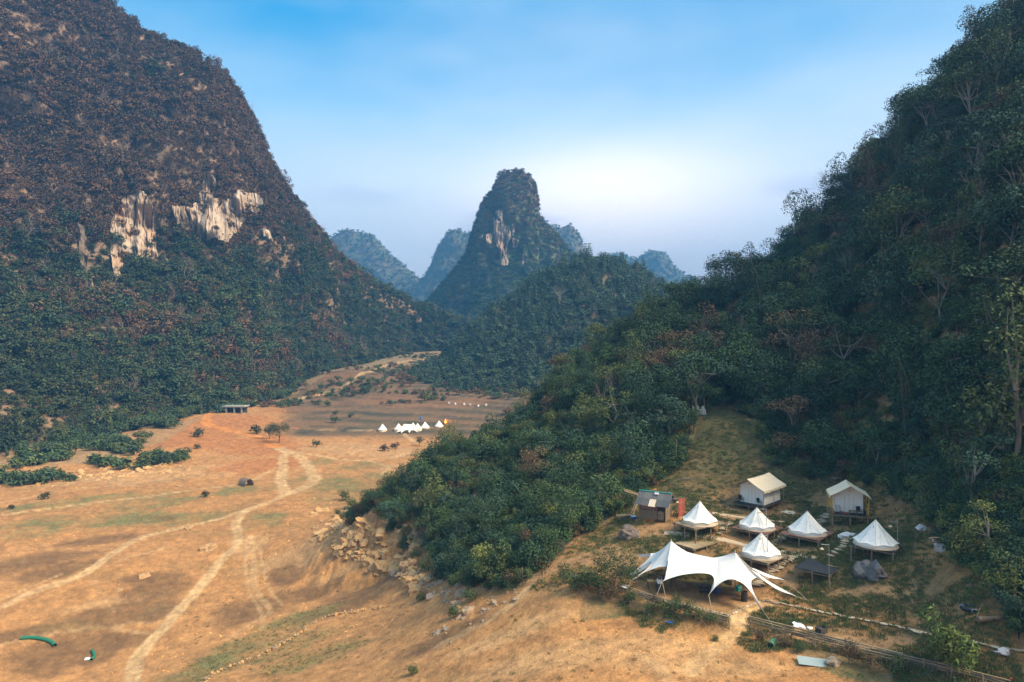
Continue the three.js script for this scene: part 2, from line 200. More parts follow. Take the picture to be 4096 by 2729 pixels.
// ground sheet in wedges that widen with distance
const dirtMap = grayTexture(512, (u, v) => { const n = tileNoise(u, v, 8, 6), s = tileNoise(u, v, 64, 3, 5); return 0.82 + 0.12 * n + 0.24 * s - (s > 0.40 ? 0.28 : 0); });
dirtMap.colorSpace = THREE.SRGBColorSpace;
const dirtBump = grayTexture(512, (u, v) => 0.5 + 0.4 * tileNoise(u, v, 16, 6, 9));
const dirt = new THREE.MeshStandardMaterial({ vertexColors: true, map: dirtMap, bumpMap: dirtBump, bumpScale: 0.12, roughness: 0.96 });
const mix3 = (a, b, t) => [lerp(a[0], b[0], t), lerp(a[1], b[1], t), lerp(a[2], b[2], t)];
function soil(x, z) {
  const D = -z, y = height(x, z);
  const big = fbm(x / 30, z / 30, 1, 4), med = fbm(x / 6, z / 6, 2, 4), fine = fbm(x / 1.3, z / 1.3, 3, 3);
  let c = mix3([0.70, 0.335, 0.115], [0.58, 0.265, 0.085], clamp(0.5 + 0.7 * big + 0.6 * med));
  c = mix3(c, [0.74, 0.42, 0.18], inPatch(PATCH.pale, x, z) * 0.55);
  c = mix3(c, [0.27, 0.135, 0.05], inPatch(PATCH.dark, x, z) * 0.85);
  c = mix3(c, [0.25, 0.215, 0.07], inPatch(PATCH.grass, x, z, 0.6) * clamp(0.55 + 0.9 * med + 0.6 * fine));
  c = mix3(c, [0.24, 0.20, 0.075], smooth(0.22, 0.55, med + 0.5 * big) * 0.2 * (y < 14 && D < 260 ? 1 : 0));
  const px = CX + x * F / D, tz = smooth(268, 300, px + 20 * med) * smooth(252, 268, D) * smooth(640, 540, D);
  if (tz > 0) { c = mix3(c, mix3([0.15, 0.105, 0.05], [0.25, 0.135, 0.062], clamp(0.5 + 1.5 * med + big)), tz * 0.92); const q = (base(x / D, Math.log(D))) / 1.15 + 0.35 * noise(x / 26, z / 26, 11), fr = q - Math.floor(q); c = mix3(c, [0.085, 0.075, 0.04], tz * smooth(0.6, 0.8, fr) * clamp(0.7 + 1.5 * fbm(x / 9, z / 9, 4, 3))); }
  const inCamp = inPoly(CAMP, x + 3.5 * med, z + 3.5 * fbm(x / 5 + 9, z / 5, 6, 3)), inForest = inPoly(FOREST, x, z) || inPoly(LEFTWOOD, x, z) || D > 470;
  if (inCamp) { const g = clamp(0.72 + 1.2 * med + 0.7 * fine + smooth(80, 92, D) * 0.9); c = mix3(c, mix3([0.105, 0.13, 0.04], [0.27, 0.165, 0.07], clamp(0.42 - 0.22 * smooth(78, 90, D) + fine * 1.2 + 0.5 * big)), g * 0.88 * (1 - 0.75 * inPatch(PATCH.pale, x, z))); }
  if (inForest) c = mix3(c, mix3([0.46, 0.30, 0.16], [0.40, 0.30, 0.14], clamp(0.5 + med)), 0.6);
  c = mix3(c, D < 120 && y > 12 ? [0.50, 0.27, 0.115] : D > 262 && px > 285 ? [0.38, 0.165, 0.065] : [0.60, 0.215, 0.06], inPatch(PATCH.red, x, z) * (inForest ? 0.2 : D > 262 && px > 285 ? 0.5 : 0.8));
  const t = trackAt(x, z); if (t > 0) c = mix3(c, x < 0 && D > 235 && D < 345 && x < -80 && x > -160 ? [0.90, 0.33, 0.07] : [0.84, 0.52, 0.24], t * 0.95 * clamp(0.9 + 0.4 * fine));
  const k = 1 + 0.26 * fine + 0.10 * med + 0.20 * noise(x / 0.45, z / 0.45, 8); return [c[0] * k, c[1] * k, c[2] * k, t];
}
function buildGround() {
  const C = 760, R = 540, v0 = Math.log(30), v1 = Math.log(2300), pos = new Float32Array(C * R * 3), col = new Float32Array(C * R * 3), uv = new Float32Array(C * R * 2), kind = new Uint8Array(C * R);
  for (let r = 0; r < R; r++) for (let c = 0; c < C; c++) {
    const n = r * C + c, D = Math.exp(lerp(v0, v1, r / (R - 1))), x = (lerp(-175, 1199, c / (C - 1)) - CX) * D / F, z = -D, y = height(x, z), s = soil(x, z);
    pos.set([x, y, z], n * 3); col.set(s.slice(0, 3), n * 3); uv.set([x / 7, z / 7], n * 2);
    kind[n] = s[3] > 0.35 ? 1 : inPoly(CAMP, x, z) ? 2 : inPoly(FOREST, x, z) || y > 24 ? 3 : D > 262 ? 4 : 0;
  }
  const all = new THREE.BufferGeometry(); const idx = [[], [], [], [], []], whole = [];
  for (let r = 0; r < R - 1; r++) for (let c = 0; c < C - 1; c++) { const a = r * C + c, b = a + 1, d = a + C, e = d + 1; const q = [a, b, e, a, e, d]; whole.push(...q); idx[kind[a]].push(...q); }
  all.setAttribute('position', new THREE.BufferAttribute(pos, 3)); all.setIndex(whole); all.computeVertexNormals();
  const nor = all.getAttribute('normal').array;
  ['lake_bed', 'dirt_track', 'camp_ground', 'hillside', 'valley_floor'].forEach((name, k) => {      // the same sheet, cut into the kinds of ground
    const map = new Map(), P = [], N = [], U = [], K = [], I = [];
    for (const i of idx[k]) { let j = map.get(i); if (j === undefined) { j = map.size; map.set(i, j); P.push(pos[i * 3], pos[i * 3 + 1], pos[i * 3 + 2]); N.push(nor[i * 3], nor[i * 3 + 1], nor[i * 3 + 2]); K.push(col[i * 3], col[i * 3 + 1], col[i * 3 + 2]); U.push(uv[i * 2], uv[i * 2 + 1]); } I.push(j); }
    const g = new THREE.BufferGeometry(); g.setAttribute('position', new THREE.Float32BufferAttribute(P, 3)); g.setAttribute('normal', new THREE.Float32BufferAttribute(N, 3)); g.setAttribute('uv', new THREE.Float32BufferAttribute(U, 2)); g.setAttribute('color', new THREE.Float32BufferAttribute(K, 3)); g.setIndex(I);
    structure(name, g, dirt);
  });
}
buildGround();

// ---------------------------------------------------------------- mountains: a ridge line and a foot line joined by a karst profile
const PROFILE = { karst: [[0, 0], [0.12, 0.2], [0.3, 0.47], [0.42, 0.60], [0.58, 0.66], [0.72, 0.75], [0.88, 0.87], [1, 1]], cone: [[0, 0], [0.25, 0.3], [0.6, 0.62], [0.85, 0.82], [1, 1]], tower: [[0, 0], [0.15, 0.35], [0.35, 0.66], [0.5, 0.80], [0.8, 0.88], [0.93, 0.93], [1, 1]] };
function mountain(o) {                                  // o.ridge [px, py, D], o.foot [px, y, D]
  const drop = o.drop || 0;
  const pt = (px, s) => {                               // s 0 at the foot, 1 on the ridge, up to 1.5 down the back
    const [ry, rd] = stops(o.ridge, px), [fy, fd] = stops(o.foot, px), top = EYE + (CY - ry) * rd / F - drop;
    let D, y; if (s <= 1) { D = lerp(fd, rd, stops(PROFILE[o.profile], s)[0]); y = lerp(fy, top, s); } else { D = rd + (s - 1) * o.back; y = lerp(top, fy - 5, ((s - 1) / 0.5) ** 1.3); }
    const x = (px - CX) * D / F, q = o.rough * (s > 1 ? 0.5 : Math.sin(Math.PI * clamp(s * 0.92 + 0.04)) + 0.06);
    D += q * (fbm(x / o.scale, y / o.scale, D / o.scale, 5) * 2.0 + 0.35 * noise(x / (o.scale * 0.12), y / (o.scale * 0.2), D / (o.scale * 0.12)));
    y += s < 0.98 ? 0.3 * q * fbm(x / o.scale + 9, y / o.scale, D / o.scale, 3) : 0;
    return V((px - CX) * D / F, y, -D);
  };
  const x0 = o.ridge[0][0], x1 = o.ridge[o.ridge.length - 1][0], C = Math.round((x1 - x0) / o.step), R = 110, g = new Geo(), P = [];
  for (let r = 0; r <= R; r++) for (let c = 0; c <= C; c++) {
    const s = r / R * 1.5, px = lerp(x0, x1, c / C), p = pt(px, s); P.push(p);
    g.vert(p.x, p.y, p.z, o.color(px, s, p), p.x / 9, p.y / 9);
    if (r && c) { const b = r * (C + 1) + c; g.quad(b - C - 2, b - C - 1, b, b - 1); }
  }
  const m = structure(o.name, g.build(), rockMat); o.pt = pt; o.mesh = m; return o;
}
const rockMat = new THREE.MeshStandardMaterial({ vertexColors: true, roughness: 0.95, bumpMap: dirtBump, bumpScale: 0.5, side: THREE.DoubleSide });
const scrub = (px, s, p) => { const n = fbm(p.x / 20, p.y / 20, p.z / 20, 4); return mix3([0.21, 0.14, 0.085], [0.26, 0.155, 0.088], clamp(0.5 + n)); };
const farScrub = (px, s, p) => { const n = fbm(p.x / 30, p.y / 30, p.z / 30, 4); return mix3([0.075, 0.095, 0.045], [0.14, 0.105, 0.062], clamp(0.4 + n)); };   // scrub too far off to tell its plants apart
const LEFT = mountain({ name: 'left_mountain', profile: 'karst', drop: 4, back: 500, rough: 15, scale: 50, step: 3,
  ridge: [[-280, -260, 360], [-150, -150, 400], [0, -78, 430], [60, -40, 440], [115, 2, 450], [144, 26, 455], [196, 52, 470], [226, 67, 480], [244, 101, 490], [261, 133, 495], [272, 163, 500], [300, 202, 520], [322, 233, 540], [344, 258, 560], [374, 281, 590], [413, 302, 620], [457, 321, 640], [500, 338, 650], [540, 350, 660]],
  foot: [[-280, 1, 160], [0, 2, 218], [100, 3, 255], [190, 4.5, 296], [257, 6, 348], [300, 8, 420], [345, 15, 480], [400, 24, 560], [440, 29, 610], [540, 32, 640]],
  color: scrub });
const MID = mountain({ name: 'wooded_hill', profile: 'cone', drop: 7, back: 300, rough: 11, scale: 60, step: 4,
  ridge: [[405, 372, 470], [435, 361, 480], [461, 336, 490], [483, 311, 500], [522, 284, 510], [553, 262, 520], [588, 251, 520], [618, 256, 520], [644, 267, 510], [666, 284, 500], [690, 300, 490], [740, 335, 480]],
  foot: [[405, 14, 430], [435, 10, 395], [461, 9, 372], [522, 10, 352], [600, 12, 330], [740, 15, 320]], color: (px, s, p) => mix3([0.17, 0.13, 0.07], [0.21, 0.15, 0.08], clamp(0.5 + noise(p.x / 9, p.z / 9))) });
const PEAK = mountain({ name: 'karst_peak', profile: 'tower', drop: 5, back: 500, rough: 11, scale: 60, step: 1.2,
  ridge: [[380, 330, 880], [410, 308, 890], [426, 300, 900], [448, 275, 900], [466, 252, 900], [473, 226, 900], [480, 205, 900], [487, 193, 900], [494, 184, 900], [498, 173, 900], [505, 168, 900], [520, 167, 900], [529, 171, 900], [535, 181, 900], [538, 195, 900], [539, 213, 900], [546, 221, 900], [553, 227, 900], [570, 249, 900], [590, 264, 900], [640, 300, 880], [700, 330, 870]],
  foot: [[380, 28, 760], [450, 30, 720], [520, 30, 700], [600, 30, 720], [700, 30, 760]], color: farScrub });
const FARS = [
  { name: 'far_mountain', ridge: [[280, 250, 1350], [318, 243, 1350], [333, 234, 1350], [341, 229, 1350], [348, 227, 1350], [358, 230, 1350], [370, 231, 1350], [380, 240, 1350], [387, 249, 1350], [405, 264, 1350], [418, 275, 1350], [440, 292, 1350], [470, 320, 1350]] },
  { name: 'far_mountain', ridge: [[395, 300, 1250], [415, 284, 1250], [424, 274, 1250], [431, 262, 1250], [436, 248, 1250], [441, 239, 1250], [449, 229, 1250], [456, 226, 1250], [462, 229, 1250], [468, 231, 1250], [478, 222, 1250], [500, 215, 1250], [525, 214, 1250], [544, 219, 1250], [555, 223, 1250], [562, 225, 1250], [570, 222, 1250], [577, 228, 1250], [582, 238, 1250], [584, 250, 1250], [596, 264, 1250], [625, 300, 1250]] },
  { name: 'far_mountain', ridge: [[575, 290, 1500], [592, 262, 1500], [605, 253, 1500], [622, 250, 1500], [630, 255, 1500], [636, 257, 1500], [645, 251, 1500], [653, 248, 1500], [662, 250, 1500], [669, 255, 1500], [673, 263, 1500], [679, 268, 1500], [686, 274, 1500], [693, 275, 1500], [699, 279, 1500], [705, 288, 1500], [720, 305, 1500], [760, 330, 1500]] },
].map(o => ({ ...o, ridge: o.ridge.map(r => [r[0], r[1], r[2] * 1.4]) })).map(o => mountain({ ...o, profile: 'tower', drop: 6, back: 500, rough: 18, scale: 70, step: 3, foot: o.ridge.map(r => [r[0], 20, r[2] - 230]), color: farScrub }));
// ---------------------------------------------------------------- cliffs of bare limestone
const CLIFF_LEFT = [
  [[109, 226], [116, 206], [124, 194], [135, 189], [146, 194], [155, 208], [157, 232], [158, 258], [146, 262], [124, 262], [118, 278], [114, 280], [110, 250]],
  [[171, 207], [186, 206], [199, 203], [200, 190], [206, 176], [212, 172], [216, 184], [214, 200], [232, 200], [236, 190], [243, 186], [250, 192], [262, 198], [268, 201], [267, 213], [255, 214], [244, 208], [247, 225], [238, 236], [226, 242], [218, 241], [210, 243], [194, 242], [185, 230], [176, 226]],
  [[262, 229], [272, 231], [272, 238], [264, 238]], [[86, 192], [93, 200], [92, 215], [85, 212]], [[76, 222], [86, 228], [92, 268], [96, 300], [86, 296], [78, 258]], [[103, 282], [110, 280], [110, 294], [104, 294]]];
const CLIFF_PEAK = [[[495, 211], [501, 209], [504, 226], [513, 221], [513, 232], [509, 251], [509, 267], [500, 266], [500, 251], [496, 246], [494, 230]], [[487, 235], [493, 233], [493, 244], [488, 246]], [[514, 239], [518, 240], [518, 249], [514, 250]], [[478, 240], [484, 236], [484, 241]], [[521, 256], [526, 250], [526, 262], [522, 266]]];
const rowOf = p => CY - (p.y - EYE) * F / -p.z;
const cliffMat = new THREE.MeshStandardMaterial({ vertexColors: true, roughness: 0.93, side: THREE.DoubleSide });
function cliff(m, poly, s0, s1, ds, step, k, tone) {     // fine rock face standing out of a mountain's side
  const xs = poly.map(p => p[0]), a = Math.min(...xs) - 3, b = Math.max(...xs) + 3, C = Math.ceil((b - a) / step), R = Math.ceil((s1 - s0) / ds), g = new Geo(), ok = [];
  for (let r = 0; r <= R; r++) for (let c = 0; c <= C; c++) {
    const px = a + c * step, p = m.pt(px, s0 + r * ds), D0 = -p.z, x = (px - CX) * m.ridge[4][2] / F, y = p.y;
    const rag = 5 * fbm(px / 9, y / 14, 3, 4), inside = inPoly(poly, px + rag, rowOf(p) + 0.8 * rag);
    const col = fbm(x / (6 * k), y / (30 * k), D0 / 20, 4), crack = Math.abs(noise(x / (3.2 * k) + 2 * col, y / (22 * k), 5)), knob = fbm(x / (4 * k), y / (7 * k), 7, 5);
    const D = D0 - k * (2.4 + 2.4 * col - 2.6 * (1 - smooth(0, 0.14, crack)) + 2.6 * knob + 0.9 * noise(x / (0.9 * k), y / (2.6 * k), 3)), f = D / D0;
    const streak = smooth(-0.05, 0.35, fbm(x / (2.2 * k), y / (26 * k), 12, 4) + 0.25 * col), rust = smooth(0, 0.5, fbm(x / (7 * k), y / (10 * k), 31, 3));
    let q = mix3([0.36, 0.255, 0.17], [0.48, 0.36, 0.26], clamp(0.5 + knob * 1.5)); q = mix3(q, [0.42, 0.24, 0.13], rust * 0.6); q = mix3(q, [0.12, 0.105, 0.10], streak * 0.85); q = q.map(v => v * tone);
    ok.push(inside); g.vert(p.x * f, y + 0.6 * k * knob, -D, q);
    if (r && c) { const n = r * (C + 1) + c; if (ok[n] && ok[n - 1] && ok[n - C - 1] && ok[n - C - 2]) g.quad(n - C - 2, n - C - 1, n, n - 1); }
  }
  if (g.i.length) { const q = g.build().toNonIndexed(); q.computeVertexNormals(); structure('rock_cliff', q, cliffMat); };
}
CLIFF_LEFT.forEach((p, n) => cliff(LEFT, p, 0.2, 0.72, 0.0032, 0.45, 1, n > 2 ? 0.45 : 1));
CLIFF_PEAK.forEach(p => cliff(PEAK, p, 0.2, 0.8, 0.003, 0.3, 2, 0.8));

// ---------------------------------------------------------------- plants
const leafMat = (r, g, b) => new THREE.MeshStandardMaterial({ color: rgb(r, g, b), vertexColors: true, roughness: 0.95, side: THREE.DoubleSide });
const white3 = [1, 1, 1];
function leaf(g, p, dir, nor, L, W, c, bend = 0.25) {    // a folded blade of two faces
  const side = V().crossVectors(dir, nor).normalize().multiplyScalar(W / 2), tip = p.clone().addScaledVector(dir, L).addScaledVector(nor, -bend * L), mid = p.clone().addScaledVector(dir, L * 0.45);
  const a = g.vert(p.x, p.y, p.z, c), b = g.vert(mid.x + side.x, mid.y + side.y, mid.z + side.z, c), t = g.vert(tip.x, tip.y, tip.z, c), d = g.vert(mid.x - side.x, mid.y - side.y, mid.z - side.z, c);
  g.tri(a, b, t); g.tri(a, t, d);
}
function rdir(rng) { const z = rng() * 2 - 1, a = rng() * 6.2832, r = Math.sqrt(1 - z * z); return V(r * Math.cos(a), z, r * Math.sin(a)); }
function foliage(g, rng, lobes, n, L, o = {}) {          // leaves through the shells of several lobes
  const total = lobes.reduce((s, l) => s + l.r * l.r, 0);
  for (const l of lobes) { const tone = 0.78 + 0.44 * rng(), warm = rng() * 0.16; for (let k = 0; k < n * l.r * l.r / total; k++) {
    const d = rdir(rng); if (d.y < -0.55 && rng() < 0.7) { k -= 0.5; continue; }
    const q = V(l.x + d.x * l.r, l.y + d.y * l.r * (l.f || 0.8), l.z + d.z * l.r).lerp(V(l.x, l.y, l.z), rng() * rng() * 0.75 - 0.12);
    const nor = d.clone().multiplyScalar(0.7).add(V(0, o.up ?? 0.7, 0)).addScaledVector(rdir(rng), 0.75).normalize(), dir = V().crossVectors(nor, rdir(rng)).normalize(); dir.y -= o.droop || 0.15; dir.normalize();
    const s = L * (0.6 + 0.8 * rng()), t = tone * (0.84 + 0.32 * rng()), w = warm + 0.12 * rng(); leaf(g, q, dir, nor, s, s * (o.wide || 0.55), [t * (1 + w), t, t * (1 - w)]);
  } }
}
function limbs(g, rng, lobes, H, r, c, crooked = 0.12) {  // trunk and limbs to the lobes
  const tube = (a, b, r0, r1) => { const d = V().subVectors(b, a).normalize(), s = V().crossVectors(d, Math.abs(d.y) > 0.9 ? V(1, 0, 0) : V(0, 1, 0)).normalize(), t = V().crossVectors(d, s), n = 5, i0 = g.p.length / 3; for (let k = 0; k < n; k++) { const q = k / n * 6.2832, x = Math.cos(q), y = Math.sin(q); g.vert(a.x + (s.x * x + t.x * y) * r0, a.y + (s.y * x + t.y * y) * r0, a.z + (s.z * x + t.z * y) * r0, c); g.vert(b.x + (s.x * x + t.x * y) * r1, b.y + (s.y * x + t.y * y) * r1, b.z + (s.z * x + t.z * y) * r1, c); } for (let k = 0; k < n; k++) { const a1 = i0 + k * 2, b1 = i0 + (k + 1) % n * 2; g.quad(a1, b1, b1 + 1, a1 + 1); } };
  const j = s => (rng() - 0.5) * s * H, forks = [V(0, -0.6, 0), V(j(crooked), H * 0.22, j(crooked)), V(j(crooked), H * 0.42, j(crooked)), V(j(crooked), H * 0.58, j(crooked))];
  for (let k = 0; k < 3; k++) tube(forks[k], forks[k + 1], r * (1 - k * 0.22), r * (0.78 - k * 0.22));
  for (const l of lobes) { const f = forks[1 + Math.floor(rng() * 2.99)], e = V(l.x, l.y - l.r * 0.2, l.z), m = f.clone().lerp(e, 0.55).add(V(j(0.05), j(0.05), j(0.05))); tube(f, m, r * 0.45, r * 0.28); tube(m, e, r * 0.28, r * 0.1); }
  return tube;
}
const BARK = [0.21, 0.175, 0.14], DARKBARK = [0.16, 0.125, 0.095];
function bareTree(rng, H, spread, depth, c) {
  const g = new Geo(), n = 4;
  const grow = (a, d, len, r, k) => { const b = a.clone().addScaledVector(d, len), s = V().crossVectors(d, Math.abs(d.y) > 0.9 ? V(1, 0, 0) : V(0, 1, 0)).normalize(), t = V().crossVectors(d, s), i0 = g.p.length / 3, r1 = r * 0.72; for (let q = 0; q < n; q++) { const x = Math.cos(q * 1.5708), y = Math.sin(q * 1.5708); for (const [e, w] of [[a, r], [b, r1]]) g.vert(e.x + (s.x * x + t.x * y) * w, e.y + (s.y * x + t.y * y) * w, e.z + (s.z * x + t.z * y) * w, c); } for (let q = 0; q < n; q++) { const a1 = i0 + q * 2, b1 = i0 + (q + 1) % n * 2; g.quad(a1, b1, b1 + 1, a1 + 1); }
    if (k > 0) { const m = k > 2 ? 3 : 2 + (rng() > 0.5); for (let q = 0; q < m; q++) grow(b, d.clone().addScaledVector(rdir(rng), spread * (k === depth ? 0.8 : 1)).add(V(0, 0.12, 0)).normalize(), len * (0.55 + 0.35 * rng()), r1 * 0.72, k - 1); } };
  grow(V(0, -0.5, 0), V((rng() - 0.5) * 0.25, 1, (rng() - 0.5) * 0.25).normalize(), H * 0.42, H * 0.022, depth); return g;
}
const KIND = {
  round: { H: 7, R: 2.7, name: 'broadleaf_tree' }, spreading: { H: 8, R: 3.6, name: 'spreading_tree' }, tall: { H: 10, R: 2.3, name: 'tall_tree' }, sparse: { H: 8, R: 3.0, name: 'thinning_tree' }, tiered: { H: 12, R: 2.9, name: 'tiered_tree' }, bush: { H: 2.6, R: 1.9, name: 'bush' }, feathery: { H: 3.6, R: 2.0, name: 'feathery_shrub' },
};
function plant(kind, seed, n, L) {                       // {wood, leaves}
  const rng = mulberry(seed), { H, R } = KIND[kind], lobes = [], wood = new Geo(), leaves = new Geo();
  const push = (x, y, z, r, f) => lobes.push({ x, y, z, r, f });
  if (kind === 'round') { for (let k = 0; k < 10; k++) { const d = rdir(rng), q = 0.55 + 0.25 * rng(); push(d.x * R * q, H * 0.64 + d.y * H * 0.25, d.z * R * q, R * (0.36 + 0.2 * rng()), 0.8); } }
  if (kind === 'spreading') { for (let k = 0; k < 12; k++) { const a = rng() * 6.28, q = Math.sqrt(rng()) * 0.8; push(Math.cos(a) * R * q, H * (0.84 - 0.25 * q * q - 0.12 * rng()), Math.sin(a) * R * q, R * (0.26 + 0.14 * rng()), 0.5); } }
  if (kind === 'tall') { for (let k = 0; k < 10; k++) { const t = k / 9, a = rng() * 6.28; push(Math.cos(a) * R * 0.45, H * (0.32 + 0.6 * t), Math.sin(a) * R * 0.45, R * (0.62 - 0.32 * t + 0.12 * rng()), 0.8); } }
  if (kind === 'sparse') { for (let k = 0; k < 9; k++) { const d = rdir(rng); push(d.x * R * 0.8, H * 0.66 + d.y * H * 0.28, d.z * R * 0.8, R * (0.28 + 0.14 * rng()), 0.6); } }
  if (kind === 'tiered') { for (let t = 0; t < 7; t++) for (let k = 0; k < 4; k++) { const a = rng() * 6.28, w = R * (1 - t / 8) * 0.62; push(Math.cos(a) * w, H * (0.26 + 0.105 * t), Math.sin(a) * w, R * (0.42 - 0.035 * t), 0.26); } }
  if (kind === 'bush') { for (let k = 0; k < 7; k++) { const a = rng() * 6.28, q = rng() * 0.65; push(Math.cos(a) * R * q, H * (0.3 + 0.38 * rng()), Math.sin(a) * R * q, R * (0.38 + 0.2 * rng()), 0.85); } }
  if (kind === 'feathery') { for (let k = 0; k < 9; k++) { const a = rng() * 6.28, q = rng() * 0.7, t = rng(); push(Math.cos(a) * R * q, H * (0.22 + 0.62 * t), Math.sin(a) * R * q, R * (0.34 - 0.1 * t), 1.15); } }
  limbs(wood, rng, kind === 'tiered' ? lobes.filter((_, k) => k % 3 === 0) : lobes, kind === 'bush' ? H * 0.4 : kind === 'tiered' ? H * 1.4 : H, kind === 'bush' || kind === 'feathery' ? 0.06 : H * 0.017, kind === 'sparse' || kind === 'spreading' ? BARK : DARKBARK);
  foliage(leaves, rng, lobes, n, L, kind === 'feathery' ? { wide: 0.3, up: 0.3, droop: 0.1 } : kind === 'tiered' ? { wide: 0.4, up: 1.1, droop: 0.25 } : kind === 'spreading' ? { up: 1.2 } : {});
  return { wood: wood.build(), leaves: leaves.build() };
}
const merged = p => { const w = p.wood.clone(), c = w.getAttribute('color'); for (let i = 0; i < c.count; i++) c.setXYZ(i, 1.6 * c.getX(i), 1.4 * c.getY(i), 1.3 * c.getZ(i)); return mergeGeometries([p.leaves, w]); };
const woodMat = new THREE.MeshStandardMaterial({ vertexColors: true, roughness: 0.9 });
class Stand {                                            // what nobody could count: instanced copies of a few plants under one object
  constructor(name, label, category, protos) { this.g = new THREE.Group(); this.g.name = numbered(name); tag(this.g, label, category); this.g.userData.kind = 'stuff'; scene.add(this.g); this.p = protos; this.l = protos.map(() => []); }
  add(k, p, s, turn, c, sy = s) { this.l[k].push([p, s, turn, c, sy]); }
  done() { const d = new THREE.Object3D(); this.l.forEach((l, k) => { if (!l.length) return; const im = new THREE.InstancedMesh(this.p[k].geo, this.p[k].mat, l.length); im.name = this.p[k].name; im.userData.kind = 'stuff'; im.castShadow = im.receiveShadow = true; l.forEach(([p, s, t, c, sy], i) => { d.position.copy(p); d.scale.set(s, sy, s); d.rotation.set(0, t, 0); d.updateMatrix(); im.setMatrixAt(i, d.matrix); im.setColorAt(i, rgb(...c)); }); this.g.add(im); }); }
}
const instMat = new THREE.MeshStandardMaterial({ vertexColors: true, roughness: 0.95, side: THREE.DoubleSide });
const farPlants = [['round', 11, 260, 0.85], ['round', 12, 260, 0.85], ['spreading', 13, 280, 0.8], ['tall', 14, 260, 0.8], ['sparse', 15, 110, 0.8], ['tiered', 16, 420, 0.8], ['bush', 17, 150, 0.6], ['bush', 18, 150, 0.6]].map(([k, s, n, L]) => ({ geo: merged(plant(k, s, n, L)), mat: instMat, name: KIND[k].name, H: KIND[k].H }));
farPlants.push({ geo: bareTree(mulberry(5), 8, 0.75, 4, [1, 0.9, 0.8]).build(), mat: instMat, name: 'bare_tree', H: 8 });
const pickWeighted = (r, w) => { let s = 0; for (const [k, q] of w) { s += q; if (r < s) return k; } return w[w.length - 1][0]; };
// leaf colours (reflectance)
const GREEN = [[0.042, 0.082, 0.034], [0.056, 0.100, 0.036], [0.080, 0.115, 0.040], [0.046, 0.088, 0.046], [0.098, 0.114, 0.040]], BROWN = [[0.160, 0.094, 0.050], [0.140, 0.088, 0.050], [0.112, 0.082, 0.045], [0.180, 0.104, 0.052]];

